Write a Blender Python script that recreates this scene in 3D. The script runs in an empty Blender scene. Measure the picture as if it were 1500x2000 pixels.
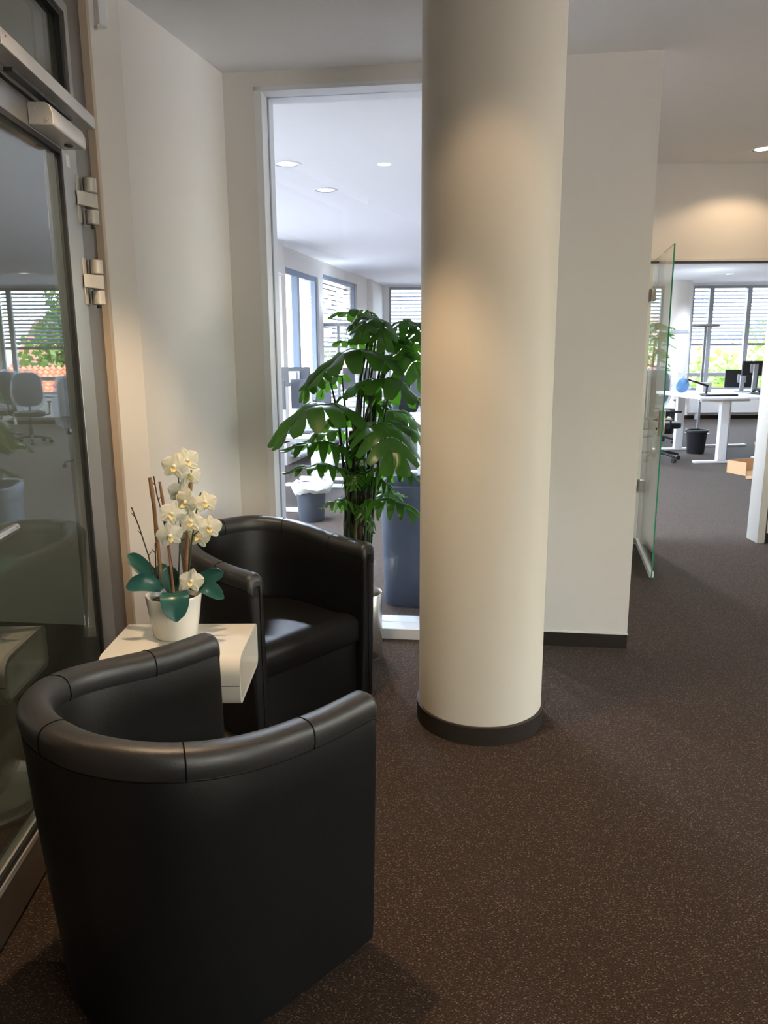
import bpy, math, random
from mathutils import Vector, Matrix

# ---------------------------------------------------------------- camera, world, sun, exposure
scene = bpy.context.scene
C = scene.collection
EYE = 1.5
PITCH = math.radians(12.04)
ROLL = math.radians(-0.32)
_fw = Vector((0, math.cos(PITCH), -math.sin(PITCH)))
_r0 = Vector((1, 0, 0))
_u0 = Vector((0, math.sin(PITCH), math.cos(PITCH)))
_rt = _r0 * math.cos(ROLL) + _u0 * math.sin(ROLL)
_up = -_r0 * math.sin(ROLL) + _u0 * math.cos(ROLL)
cam_data = bpy.data.cameras.new('camera')
cam_data.sensor_fit = 'VERTICAL'
cam_data.sensor_height = 36.0
cam_data.lens = 27.0
cam_data.clip_start = 0.02
cam_data.clip_end = 500
cam = bpy.data.objects.new('camera', cam_data)
m = Matrix(((_rt.x, _up.x, -_fw.x, 0), (_rt.y, _up.y, -_fw.y, 0), (_rt.z, _up.z, -_fw.z, EYE), (0, 0, 0, 1)))
cam.matrix_world = m
C.objects.link(cam)
scene.camera = cam

world = bpy.data.worlds.new('sky')
scene.world = world
world.use_nodes = True
wn = world.node_tree.nodes
wn.clear()
w_out = wn.new('ShaderNodeOutputWorld')
w_bg = wn.new('ShaderNodeBackground')
w_sky = wn.new('ShaderNodeTexSky')
w_sky.sky_type = 'NISHITA'
w_sky.sun_disc = False
w_sky.sun_elevation = math.radians(48)
w_sky.sun_rotation = math.radians(249)
w_sky.air_density = 1.2
w_sky.dust_density = 1.5
w_bg.inputs['Strength'].default_value = 3.2
w_hs = wn.new('ShaderNodeHueSaturation')          # camera white balance: hazy, whiter sky
w_hs.inputs['Saturation'].default_value = 0.75
world.node_tree.links.new(w_sky.outputs[0], w_hs.inputs['Color'])
world.node_tree.links.new(w_hs.outputs[0], w_bg.inputs[0])
world.node_tree.links.new(w_bg.outputs[0], w_out.inputs[0])

sun_data = bpy.data.lights.new('sun', 'SUN')
sun_data.energy = 17.0
sun_data.angle = math.radians(0.6)
sun_data.color = (1.0, 0.94, 0.89)
sun = bpy.data.objects.new('sun', sun_data)
sun.rotation_euler = Vector((0.62, 0.24, -0.75)).to_track_quat('-Z', 'Y').to_euler()
C.objects.link(sun)

scene.view_settings.view_transform = 'Standard'
scene.view_settings.look = 'None'
scene.view_settings.gamma = 1.0
scene.view_settings.use_curve_mapping = False
scene.view_settings.exposure = 0.18
scene.cycles.use_denoising = True
scene.cycles.max_bounces = 10
scene.cycles.diffuse_bounces = 6
scene.cycles.glossy_bounces = 5
scene.cycles.transparent_max_bounces = 24
scene.cycles.sample_clamp_indirect = 6.0
scene.cycles.caustics_reflective = False
scene.cycles.caustics_refractive = False

OFFICE_LAMP_W = 290.0
LOBBY_LAMP_W = 26.0
WARM = (1.0, 0.70, 0.42)
COOL = (0.76, 0.85, 1.0)
H = 2.76                                   # ceiling height


# ---------------------------------------------------------------- helpers
class MB:
    """collects vertices and faces of one mesh"""
    def __init__(self):
        self.v = []
        self.f = []

    def add(self, vs, fs):
        n = len(self.v)
        self.v += [tuple(p) for p in vs]
        self.f += [tuple(i + n for i in f) for f in fs]
        return self

    def box(self, x0, x1, y0, y1, z0, z1):
        vs = [(x, y, z) for z in (z0, z1) for y in (y0, y1) for x in (x0, x1)]
        return self.add(vs, [(0, 2, 3, 1), (4, 5, 7, 6), (0, 1, 5, 4), (2, 6, 7, 3), (0, 4, 6, 2), (1, 3, 7, 5)])

    def obox(self, mat, sx, sy, sz):
        b = MB().box(-sx / 2, sx / 2, -sy / 2, sy / 2, -sz / 2, sz / 2)
        return self.add([mat @ Vector(p) for p in b.v], b.f)

    def prism(self, poly, z0, z1):
        n = len(poly)
        vs = [(x, y, z0) for x, y in poly] + [(x, y, z1) for x, y in poly]
        fs = [tuple(reversed(range(n))), tuple(range(n, 2 * n))]
        fs += [(i, (i + 1) % n, n + (i + 1) % n, n + i) for i in range(n)]
        return self.add(vs, fs)

    def loops(self, rings, closed=True, cap=True, wrap=False):
        """skin between rings of equal length"""
        n = len(rings[0])
        vs = [p for r in rings for p in r]
        fs = []
        k = len(rings)
        for i in range(k if wrap else k - 1):
            a, b = i * n, ((i + 1) % k) * n
            for j in range(n if closed else n - 1):
                j2 = (j + 1) % n
                fs.append((a + j, a + j2, b + j2, b + j))
        if cap and not wrap:
            fs.append(tuple(reversed(range(n))))
            fs.append(tuple(range((k - 1) * n, k * n)))
        return self.add(vs, fs)

    def tube(self, path, r, n=8, cap=True):
        path = [Vector(p) for p in path]
        rs = r if isinstance(r, (list, tuple)) else [r] * len(path)
        rings = []
        ref = None
        for i, p in enumerate(path):
            t = (path[min(i + 1, len(path) - 1)] - path[max(i - 1, 0)]).normalized()
            if ref is None:
                ref = Vector((1, 0, 0)) if abs(t.x) < 0.8 else Vector((0, 1, 0))
            u = (ref - t * ref.dot(t)).normalized()
            w = t.cross(u)
            ref = u
            rings.append([p + (u * math.cos(2 * math.pi * k / n) + w * math.sin(2 * math.pi * k / n)) * rs[i] for k in range(n)])
        return self.loops(rings, True, cap)

    def lathe(self, prof, n=32, c=(0, 0, 0), cap=True, sx=1.0, sy=1.0):
        rings = [[(c[0] + sx * r * math.cos(2 * math.pi * k / n), c[1] + sy * r * math.sin(2 * math.pi * k / n), c[2] + z) for k in range(n)] for r, z in prof]
        return self.loops(rings, True, cap)

    def build(self, name, mat, parent=None, smooth=False, bevel=0.0, seg=2, subsurf=0, label=None):
        me = bpy.data.meshes.new(name)
        me.from_pydata(self.v, [], self.f)
        me.update()
        if mat is not None:
            me.materials.append(M[mat])
        o = bpy.data.objects.new(name, me)
        C.objects.link(o)
        if parent is not None:
            o.parent = parent
        if smooth:
            for p in me.polygons:
                p.use_smooth = True
            me.set_sharp_from_angle(angle=math.radians(48))
        if bevel:
            b = o.modifiers.new('bevel', 'BEVEL')
            b.width = bevel
            b.segments = seg
            b.limit_method = 'ANGLE'
            b.angle_limit = math.radians(40)
            b.harden_normals = False
            for p in me.polygons:
                p.use_smooth = True
            me.set_sharp_from_angle(angle=math.radians(60))
        if subsurf:
            s = o.modifiers.new('subsurf', 'SUBSURF')
            s.levels = s.render_levels = subsurf
        if label:
            o['label'] = label
        return o


def tag(o, label, cat=None, group=None, kind=None):
    o['label'] = label
    if cat:
        o['category'] = cat
    if group:
        o['group'] = group
    if kind:
        o['kind'] = kind
    return o


def thing(name, label, cat=None, loc=(0, 0, 0), rz=0.0, group=None, kind=None):
    o = bpy.data.objects.new(name, None)
    o.empty_display_size = 0.1
    C.objects.link(o)
    o.location = loc
    o.rotation_euler = (0, 0, rz)
    return tag(o, label, cat, group, kind)


def copy_tree(o, parent=None):
    c = o.copy()
    C.objects.link(c)
    c.parent = parent
    for ch in list(o.children):
        copy_tree(ch, c)
    return c


def lerp(a, b, t):
    return a + (b - a) * t


def smooth01(t):
    t = max(0.0, min(1.0, t))
    return t * t * (3 - 2 * t)


# ---------------------------------------------------------------- materials
M = {}


def node_mat(name):
    mt = bpy.data.materials.new(name)
    mt.use_nodes = True
    nt = mt.node_tree
    nt.nodes.clear()
    out = nt.nodes.new('ShaderNodeOutputMaterial')
    M[name] = mt
    return nt, out


def principled(name, col, rough=0.5, metal=0.0, bump=0.0, bscale=80.0, spec=0.5, var=0.0, vscale=6.0, trans=0.0, sheen=0.0, coat=0.0, emit=None):
    nt, out = node_mat(name)
    L = nt.links
    b = nt.nodes.new('ShaderNodeBsdfPrincipled')
    b.inputs['Base Color'].default_value = (*col, 1)
    b.inputs['Roughness'].default_value = rough
    b.inputs['Metallic'].default_value = metal
    b.inputs['Specular IOR Level'].default_value = spec
    if sheen:
        b.inputs['Sheen Weight'].default_value = sheen
        b.inputs['Sheen Roughness'].default_value = 0.4
    if coat:
        b.inputs['Coat Weight'].default_value = coat
        b.inputs['Coat Roughness'].default_value = 0.08
    if emit:
        b.inputs['Emission Color'].default_value = (*emit[:3], 1)
        b.inputs['Emission Strength'].default_value = emit[3]
    tc = nt.nodes.new('ShaderNodeTexCoord')
    if var:
        nz = nt.nodes.new('ShaderNodeTexNoise')
        nz.inputs['Scale'].default_value = vscale
        nz.inputs['Detail'].default_value = 4
        L.new(tc.outputs['Object'], nz.inputs['Vector'])
        mx = nt.nodes.new('ShaderNodeMix')
        mx.data_type = 'RGBA'
        mx.inputs['A'].default_value = (*[c * (1 - var) for c in col], 1)
        mx.inputs['B'].default_value = (*[min(1, c * (1 + var)) for c in col], 1)
        L.new(nz.outputs['Fac'], mx.inputs['Factor'])
        L.new(mx.outputs['Result'], b.inputs['Base Color'])
    if bump:
        nb = nt.nodes.new('ShaderNodeTexNoise')
        nb.inputs['Scale'].default_value = bscale
        nb.inputs['Detail'].default_value = 3
        L.new(tc.outputs['Object'], nb.inputs['Vector'])
        bp = nt.nodes.new('ShaderNodeBump')
        bp.inputs['Strength'].default_value = bump
        bp.inputs['Distance'].default_value = 0.002
        L.new(nb.outputs['Fac'], bp.inputs['Height'])
        L.new(bp.outputs['Normal'], b.inputs['Normal'])
    sh = b.outputs[0]
    if trans:
        tr = nt.nodes.new('ShaderNodeBsdfTranslucent')
        tr.inputs['Color'].default_value = (min(1, col[0] * 2.6 + 0.03), min(1, col[1] * 2.8 + 0.05), col[2] * 0.9, 1)
        ms = nt.nodes.new('ShaderNodeMixShader')
        ms.inputs[0].default_value = trans
        L.new(b.outputs[0], ms.inputs[1])
        L.new(tr.outputs[0], ms.inputs[2])
        sh = ms.outputs[0]
    L.new(sh, out.inputs['Surface'])
    return M[name]


def thin_glass(name, tint=(0.93, 0.97, 0.95), ior=1.5, rough=0.0, haze=0.0, hazecol=(0.8, 0.85, 0.9)):
    """a pane: clear transmission plus Fresnel mirror reflection"""
    nt, out = node_mat(name)
    L = nt.links
    t = nt.nodes.new('ShaderNodeBsdfTransparent')
    t.inputs[0].default_value = (*tint, 1)
    g = nt.nodes.new('ShaderNodeBsdfGlossy')
    g.inputs['Roughness'].default_value = rough
    g.inputs['Color'].default_value = (1, 1, 1, 1)
    fr = nt.nodes.new('ShaderNodeFresnel')
    geo = nt.nodes.new('ShaderNodeNewGeometry')     # both faces of the pane reflect alike
    mi = nt.nodes.new('ShaderNodeMix')
    mi.inputs['A'].default_value = ior
    mi.inputs['B'].default_value = 1.0 / ior
    L.new(geo.outputs['Backfacing'], mi.inputs['Factor'])
    L.new(mi.outputs['Result'], fr.inputs['IOR'])
    ms = nt.nodes.new('ShaderNodeMixShader')
    L.new(fr.outputs[0], ms.inputs[0])
    L.new(t.outputs[0], ms.inputs[1])
    L.new(g.outputs[0], ms.inputs[2])
    sh = ms.outputs[0]
    if haze:
        d = nt.nodes.new('ShaderNodeBsdfTranslucent')
        d.inputs[0].default_value = (*hazecol, 1)
        d2 = nt.nodes.new('ShaderNodeBsdfDiffuse')
        d2.inputs[0].default_value = (*hazecol, 1)
        ad = nt.nodes.new('ShaderNodeMixShader')
        ad.inputs[0].default_value = 0.5
        L.new(d.outputs[0], ad.inputs[1])
        L.new(d2.outputs[0], ad.inputs[2])
        m2 = nt.nodes.new('ShaderNodeMixShader')
        m2.inputs[0].default_value = haze
        L.new(sh, m2.inputs[1])
        L.new(ad.outputs[0], m2.inputs[2])
        sh = m2.outputs[0]
    L.new(sh, out.inputs['Surface'])


def emitter(name, col, strength):
    nt, out = node_mat(name)
    e = nt.nodes.new('ShaderNodeEmission')
    e.inputs[0].default_value = (*col, 1)
    e.inputs[1].default_value = strength
    nt.links.new(e.outputs[0], out.inputs['Surface'])


def carpet(name):
    nt, out = node_mat(name)
    L = nt.links
    b = nt.nodes.new('ShaderNodeBsdfPrincipled')
    b.inputs['Roughness'].default_value = 0.95
    b.inputs['Specular IOR Level'].default_value = 0.15
    b.inputs['Sheen Weight'].default_value = 0.12
    b.inputs['Sheen Roughness'].default_value = 0.35
    b.inputs['Sheen Tint'].default_value = (0.75, 0.85, 0.9, 1)
    tc = nt.nodes.new('ShaderNodeTexCoord')
    mp = nt.nodes.new('ShaderNodeMapping')
    mp.inputs['Rotation'].default_value = (0, 0, 0.6)
    mp.inputs['Scale'].default_value = (1.0, 2.0, 1.0)
    L.new(tc.outputs['Object'], mp.inputs['Vector'])
    vo = nt.nodes.new('ShaderNodeTexVoronoi')
    vo.inputs['Scale'].default_value = 135
    L.new(mp.outputs[0], vo.inputs['Vector'])
    r1 = nt.nodes.new('ShaderNodeValToRGB')
    r1.color_ramp.elements[0].position = 0.14
    r1.color_ramp.elements[0].color = (1, 1, 1, 1)
    r1.color_ramp.elements[1].position = 0.40
    r1.color_ramp.elements[1].color = (0, 0, 0, 1)
    L.new(vo.outputs['Distance'], r1.inputs[0])
    sep = nt.nodes.new('ShaderNodeSeparateColor')
    L.new(vo.outputs['Color'], sep.inputs[0])
    r2 = nt.nodes.new('ShaderNodeValToRGB')
    r2.color_ramp.elements[0].position = 0.15
    r2.color_ramp.elements[0].color = (0.02, 0.02, 0.02, 1)
    r2.color_ramp.elements[1].position = 0.95
    r2.color_ramp.elements[1].color = (1, 1, 1, 1)
    L.new(sep.outputs[0], r2.inputs[0])
    mu = nt.nodes.new('ShaderNodeMath')
    mu.operation = 'MULTIPLY'
    L.new(r1.outputs[0], mu.inputs[0])
    L.new(r2.outputs[0], mu.inputs[1])
    nz = nt.nodes.new('ShaderNodeTexNoise')
    nz.inputs['Scale'].default_value = 260
    nz.inputs['Detail'].default_value = 2
    L.new(tc.outputs['Object'], nz.inputs['Vector'])
    base = nt.nodes.new('ShaderNodeValToRGB')
    base.color_ramp.elements[0].position = 0.3
    base.color_ramp.elements[0].color = (0.021, 0.0125, 0.0085, 1)
    base.color_ramp.elements[1].position = 0.7
    base.color_ramp.elements[1].color = (0.076, 0.048, 0.033, 1)
    L.new(nz.outputs['Fac'], base.inputs[0])
    mx = nt.nodes.new('ShaderNodeMix')
    mx.data_type = 'RGBA'
    mx.inputs['B'].default_value = (0.30, 0.225, 0.165, 1)
    L.new(mu.outputs[0], mx.inputs['Factor'])
    L.new(base.outputs[0], mx.inputs['A'])
    L.new(mx.outputs['Result'], b.inputs['Base Color'])
    bp = nt.nodes.new('ShaderNodeBump')
    bp.inputs['Strength'].default_value = 0.5
    bp.inputs['Distance'].default_value = 0.003
    L.new(nz.outputs['Fac'], bp.inputs['Height'])
    L.new(bp.outputs['Normal'], b.inputs['Normal'])
    L.new(b.outputs[0], out.inputs['Surface'])


def brushed(name, col, rough=0.3):
    nt, out = node_mat(name)
    L = nt.links
    b = nt.nodes.new('ShaderNodeBsdfPrincipled')
    b.inputs['Base Color'].default_value = (*col, 1)
    b.inputs['Metallic'].default_value = 1.0
    b.inputs['Roughness'].default_value = rough
    tc = nt.nodes.new('ShaderNodeTexCoord')
    mp = nt.nodes.new('ShaderNodeMapping')
    mp.inputs['Scale'].default_value = (6, 6, 500)
    L.new(tc.outputs['Object'], mp.inputs['Vector'])
    nz = nt.nodes.new('ShaderNodeTexNoise')
    nz.inputs['Scale'].default_value = 1.0
    L.new(mp.outputs[0], nz.inputs['Vector'])
    mr = nt.nodes.new('ShaderNodeMapRange')
    mr.inputs['To Min'].default_value = rough * 0.92
    mr.inputs['To Max'].default_value = rough * 1.10
    L.new(nz.outputs['Fac'], mr.inputs['Value'])
    L.new(mr.outputs[0], b.inputs['Roughness'])
    L.new(b.outputs[0], out.inputs['Surface'])


principled('white_wall', (0.81, 0.785, 0.745), 0.85, bump=0.12, bscale=140, spec=0.2)
principled('ceiling_paint', (0.87, 0.865, 0.875), 0.9, spec=0.15)
principled('column_paint', (0.69, 0.645, 0.56), 0.6, bump=0.10, bscale=60, spec=0.25)
principled('white_frame', (0.84, 0.85, 0.86), 0.35, spec=0.4)
principled('white_lacquer', (0.86, 0.83, 0.76), 0.18, spec=0.5, coat=0.4)
principled('white_desk', (0.83, 0.85, 0.88), 0.4)
carpet('carpet')
principled('carpet_skirting', (0.035, 0.028, 0.024), 0.95, bump=0.6, bscale=300, spec=0.1, var=0.4, vscale=240)
principled('skirting_edge', (0.05, 0.035, 0.025), 0.6)
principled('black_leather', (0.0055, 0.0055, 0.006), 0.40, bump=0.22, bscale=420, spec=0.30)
principled('roll_leather_lit', (0.016, 0.016, 0.017), 0.42, bump=0.2, bscale=420, spec=0.75)  # same leather made paler and glossier to show the rim's highlight
principled('leather_seam', (0.003, 0.003, 0.003), 0.7, spec=0.1)
brushed('steel', (0.62, 0.61, 0.59), 0.26)
brushed('door_alu', (0.50, 0.48, 0.45), 0.36)
brushed('door_alu_dark', (0.27, 0.25, 0.225), 0.42)
principled('silver_paint', (0.62, 0.60, 0.57), 0.38, metal=0.35)
principled('hinge_grey', (0.52, 0.49, 0.43), 0.4, metal=0.3)
principled('rubber', (0.012, 0.012, 0.013), 0.6)
principled('wood_edge', (0.55, 0.44, 0.33), 0.5)
thin_glass('door_glass', (0.78, 0.82, 0.76), 1.85, 0.0, 0.02, (0.7, 0.72, 0.6))
thin_glass('warm_tint_glass', (0.96, 0.915, 0.86), 1.5)  # tint invented to warm the daylight entering the lobby
thin_glass('clear_glass', (0.955, 0.97, 0.99), 1.5)
thin_glass('leaf_glass', (0.95, 0.985, 0.97), 1.35)
principled('glass_edge', (0.05, 0.30, 0.20), 0.1, trans=0.3)
principled('grey_window', (0.34, 0.36, 0.39), 0.45)
principled('backlit_window', (0.22, 0.28, 0.38), 0.4)  # grey frames coloured dark blue for their look against the light
principled('blind_slat', (0.22, 0.24, 0.27), 0.5)
principled('monstera_leaf', (0.030, 0.095, 0.022), 0.30, spec=0.45, var=0.35, vscale=9, trans=0.5)
principled('monstera_stem', (0.045, 0.075, 0.028), 0.4)
principled('coir_trunk', (0.085, 0.045, 0.026), 0.9, bump=1.0, bscale=90, var=0.5, vscale=50)
principled('soil', (0.03, 0.02, 0.013), 1.0, bump=1.0, bscale=60)
principled('orchid_leaf', (0.020, 0.105, 0.090), 0.28, spec=0.5, var=0.25, vscale=20, trans=0.08)
principled('orchid_petal', (0.82, 0.80, 0.70), 0.6, trans=0.25, var=0.08, vscale=60)
principled('orchid_lip', (0.75, 0.60, 0.25), 0.5)
principled('bamboo', (0.30, 0.16, 0.07), 0.55, var=0.3, vscale=60)
principled('twig_brown', (0.06, 0.035, 0.025), 0.7)
principled('moss', (0.06, 0.04, 0.02), 1.0, bump=1.0, bscale=120, var=0.5, vscale=90)
principled('plastic_dark', (0.022, 0.024, 0.030), 0.4)
principled('plastic_black', (0.012, 0.012, 0.014), 0.45)
principled('fabric_black', (0.014, 0.015, 0.018), 0.9, sheen=0.2)
principled('fabric_blue', (0.030, 0.040, 0.065), 0.9, sheen=0.2)
principled('bin_grey', (0.085, 0.10, 0.125), 0.5, var=0.12, vscale=12)
principled('container_grey', (0.10, 0.118, 0.165), 0.55, var=0.1, vscale=8)
principled('screen_back', (0.045, 0.05, 0.06), 0.5)
principled('screen_arm', (0.42, 0.44, 0.48), 0.38, metal=0.6)
principled('blue_film', (0.16, 0.33, 0.62), 0.25)
thin_glass('plastic_film', (0.90, 0.93, 0.96), 1.5, 0.12, 0.22, (0.75, 0.82, 0.92))
principled('bin_bag', (0.75, 0.78, 0.84), 0.35, trans=0.3)
principled('cardboard', (0.56, 0.36, 0.20), 0.8)
principled('radiator_white', (0.80, 0.80, 0.80), 0.4)
principled('paper', (0.75, 0.75, 0.74), 0.8)
principled('walnut', (0.10, 0.055, 0.03), 0.5, var=0.3, vscale=5)  # dark finish invented for unseen walls, dims reflections and warms the bounce
principled('corridor_wall', (0.34, 0.36, 0.33), 0.8)
principled('lamp_reflector', (0.75, 0.76, 0.78), 0.15, metal=0.9)
emitter('lamp_warm', (1.0, 0.86, 0.68), 6.0)
emitter('lamp_cool', (0.95, 0.98, 1.0), 4.0)
principled('pale_ground', (0.62, 0.61, 0.58), 1.0, var=0.2, vscale=0.6)  # ground made pale so it bounces sunlight up onto the ceilings
principled('tree_leaf', (0.070, 0.125, 0.022), 0.6, var=0.5, vscale=1.2, trans=0.3)
principled('tree_bark', (0.10, 0.07, 0.05), 0.9)
principled('roof_tile', (0.50, 0.155, 0.075), 0.8, var=0.3, vscale=3.0)
principled('render_cream', (0.70, 0.66, 0.58), 0.9)
principled('brick_red', (0.36, 0.15, 0.10), 0.9, var=0.3, vscale=8)
principled('roof_metal', (0.75, 0.78, 0.82), 0.3, metal=0.3)
principled('facade', (0.55, 0.53, 0.50), 0.9)
principled('house_glass', (0.05, 0.06, 0.08), 0.1)
principled('red_led', (0.8, 0.02, 0.02), 0.4)

# measured positions (metres) of leaves, sticks and flowers
MONSTERA_LEAVES = [
    ((-0.047, 3.62, 1.622), (-0.228, 3.6, 1.656), 0.15, 0.04, 'b'),
    ((-0.048, 3.58, 1.627), (-0.145, 3.5, 1.594), 0.12, 0.03, 'b'),
    ((-0.045, 3.63, 1.615), (-0.1, 3.72, 1.675), 0.14, 0.03, 'b'),
    ((-0.025, 3.55, 1.613), (-0.092, 3.38, 1.552), 0.17, 0.05, 'b'),
    ((-0.023, 3.56, 1.609), (0.008, 3.36, 1.526), 0.16, 0.05, 'b'),
    ((0.024, 3.65, 1.588), (0.189, 3.6, 1.604), 0.20, 0.04, 'b'),
    ((0.122, 3.62, 1.573), (0.194, 3.55, 1.504), 0.14, 0.05, 'b'),
    ((-0.058, 3.66, 1.519), (-0.218, 3.68, 1.532), 0.10, 0.02, 'b'),
    ((0.075, 3.62, 1.537), (0.111, 3.55, 1.468), 0.10, 0.03, 'b'),
    ((0.083, 3.66, 1.558), (-0.01, 3.6, 1.491), 0.14, 0.03, 'b'),
    ((0.02, 3.55, 1.439), (-0.297, 3.42, 1.394), 0.29, 0.11, 'b'),
    ((0.037, 3.62, 1.468), (0.187, 3.5, 1.36), 0.24, 0.07, 'b'),
    ((-0.252, 3.55, 1.406), (-0.345, 3.42, 1.303), 0.12, 0.04, 'b'),
    ((-0.195, 3.68, 1.371), (-0.299, 3.75, 1.289), 0.15, 0.04, 'b'),
    ((-0.105, 3.5, 1.327), (0.181, 3.36, 1.26), 0.30, 0.10, 'b'),
    ((-0.087, 3.6, 1.31), (-0.212, 3.62, 1.267), 0.11, 0.03, 'b'),
    ((-0.151, 3.5, 1.215), (-0.455, 3.36, 1.139), 0.29, 0.11, 'b'),
    ((-0.131, 3.58, 1.187), (-0.311, 3.5, 1.123), 0.17, 0.05, 'b'),
    ((-0.017, 3.68, 1.199), (0.202, 3.74, 1.104), 0.27, 0.06, 'b'),
    ((-0.025, 3.46, 1.167), (0.04, 3.24, 1.034), 0.31, 0.07, 'b'),
    ((0.046, 3.62, 1.156), (0.183, 3.55, 1.015), 0.14, 0.06, 'b'),
    ((-0.041, 3.62, 1.219), (0.037, 3.7, 1.256), 0.12, 0.03, 'b'),
    ((-0.132, 3.56, 1.02), (-0.435, 3.45, 1.076), 0.15, 0.05, 's'),
    ((-0.157, 3.56, 0.923), (-0.432, 3.46, 0.965), 0.14, 0.05, 's'),
    ((-0.085, 3.56, 0.923), (0.159, 3.44, 0.932), 0.16, 0.06, 's'),
    ((-0.14, 3.54, 0.77), (-0.273, 3.44, 0.806), 0.15, 0.04, 's'),
    ((-0.091, 3.54, 0.785), (0.168, 3.42, 0.765), 0.14, 0.06, 's'),
    ((-0.099, 3.66, 0.781), (0.089, 3.74, 0.8), 0.13, 0.03, 's'),
    ((-0.132, 3.52, 0.939), (-0.139, 3.44, 0.886), 0.12, 0.02, 's'),
    ((-0.124, 3.52, 0.774), (-0.062, 3.44, 0.694), 0.11, 0.03, 's'),
    ((-0.086, 3.56, 0.903), (0.043, 3.5, 0.86), 0.13, 0.03, 's'),
    ((-0.141, 3.55, 1.059), (-0.102, 3.48, 0.993), 0.11, 0.02, 's'),
    ((-0.22, 3.7, 1.111), (-0.4, 3.76, 1.045), 0.16, 0.03, 'b'),
    ((0.126, 3.72, 1.476), (0.199, 3.78, 1.571), 0.16, 0.03, 'b'),
]
ORCHID_FLOWERS = [
    (-0.661, 2.4, 1.139),
    (-0.625, 2.42, 1.154),
    (-0.626, 2.45, 1.103),
    (-0.651, 2.41, 1.052),
    (-0.623, 2.37, 1.029),
    (-0.673, 2.38, 0.99),
    (-0.574, 2.42, 1.019),
    (-0.608, 2.36, 0.969),
    (-0.56, 2.4, 0.941),
    (-0.6, 2.42, 0.909),
    (-0.677, 2.36, 0.924),
    (-0.619, 2.36, 0.774),
]
ORCHID_STICKS = [
    ([(-0.752, 2.44, 1.097), (-0.746, 2.44, 1.009), (-0.739, 2.43, 0.883), (-0.735, 2.43, 0.742)], 0.0065, 'bamboo_stick'),
    ([(-0.728, 2.46, 1.08), (-0.715, 2.45, 0.982), (-0.702, 2.43, 0.831), (-0.692, 2.41, 0.72)], 0.0045, 'bamboo_stick'),
    ([(-0.624, 2.46, 1.119), (-0.631, 2.45, 1.015), (-0.645, 2.44, 0.88), (-0.656, 2.43, 0.752)], 0.006, 'bamboo_stick'),
    ([(-0.812, 2.42, 1.004), (-0.792, 2.42, 0.938), (-0.769, 2.42, 0.843), (-0.751, 2.42, 0.73)], 0.0022, 'twig'),
    ([(-0.743, 2.45, 1.1), (-0.737, 2.45, 1.041), (-0.719, 2.44, 0.967), (-0.684, 2.42, 0.729)], 0.002, 'twig'),
    ([(-0.753, 2.45, 0.878), (-0.753, 2.44, 0.811), (-0.753, 2.43, 0.727)], 0.002, 'twig'),
    ([(-0.657, 2.42, 1.129), (-0.654, 2.42, 1.055), (-0.66, 2.42, 0.92), (-0.68, 2.42, 0.717)], 0.0025, 'flower_stem'),
    ([(-0.589, 2.43, 1.049), (-0.605, 2.42, 0.987), (-0.626, 2.42, 0.885), (-0.648, 2.42, 0.729)], 0.0025, 'flower_stem'),
    ([(-0.567, 2.4, 0.944), (-0.596, 2.41, 0.929), (-0.618, 2.42, 0.909)], 0.002, 'flower_stem'),
    ([(-0.676, 2.38, 0.919), (-0.655, 2.4, 0.921), (-0.627, 2.42, 0.923)], 0.002, 'flower_stem'),
]
ORCHID_LEAVES = [
    ((-0.745, 2.43, 0.741), (-0.852, 2.47, 0.834), 0.052, 0.010),
    ((-0.723, 2.4, 0.736), (-0.829, 2.36, 0.756), 0.056, 0.030),
    ((-0.68, 2.38, 0.728), (-0.657, 2.3, 0.659), 0.090, 0.035),
    ((-0.694, 2.41, 0.715), (-0.712, 2.44, 0.801), 0.056, 0.000),
    ((-0.616, 2.4, 0.742), (-0.513, 2.34, 0.723), 0.050, 0.025),
    ((-0.639, 2.41, 0.732), (-0.519, 2.38, 0.798), 0.050, 0.012),
    ((-0.738, 2.45, 0.72), (-0.751, 2.5, 0.794), 0.045, 0.000),
]


# ---------------------------------------------------------------- the setting: floor, ceiling, walls
def struct(o, label):
    o['label'] = label
    o['kind'] = 'structure'
    return o


def wall(name, label, p0, p1, t, openings=(), mat='white_wall', z0=0.0, z1=H):
    p0, p1 = Vector(p0), Vector(p1)
    d = p1 - p0
    ln = d.length
    d.normalize()
    nrm = Vector((-d.y, d.x)) * t
    mb = MB()

    def piece(a, b, za, zb):
        if b - a < 1e-4 or zb - za < 1e-4:
            return
        q = [p0 + d * a, p0 + d * b, p0 + d * b + nrm, p0 + d * a + nrm]
        if t < 0:
            q = q[::-1]
        mb.prism([(v.x, v.y) for v in q], za, zb)
    cur = 0.0
    for (a, b, za, zb) in sorted(openings):
        piece(cur, a, z0, z1)
        piece(a, b, z0, za)
        piece(a, b, zb, z1)
        cur = b
    piece(cur, ln, z0, z1)
    return struct(mb.build(name, mat), label)


struct(MB().box(-4.2, 9.5, -3.8, 16.6, -0.12, 0.0).build('floor', 'carpet'), 'dark brown flecked carpet running through lobby and office')
struct(MB().box(-4.2, 9.5, -5.6, 16.6, H, H + 0.2).build('ceiling', 'ceiling_paint'), 'flat white painted ceiling over lobby and office')  # runs on past the rear wall as an added canopy against skylight

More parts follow.
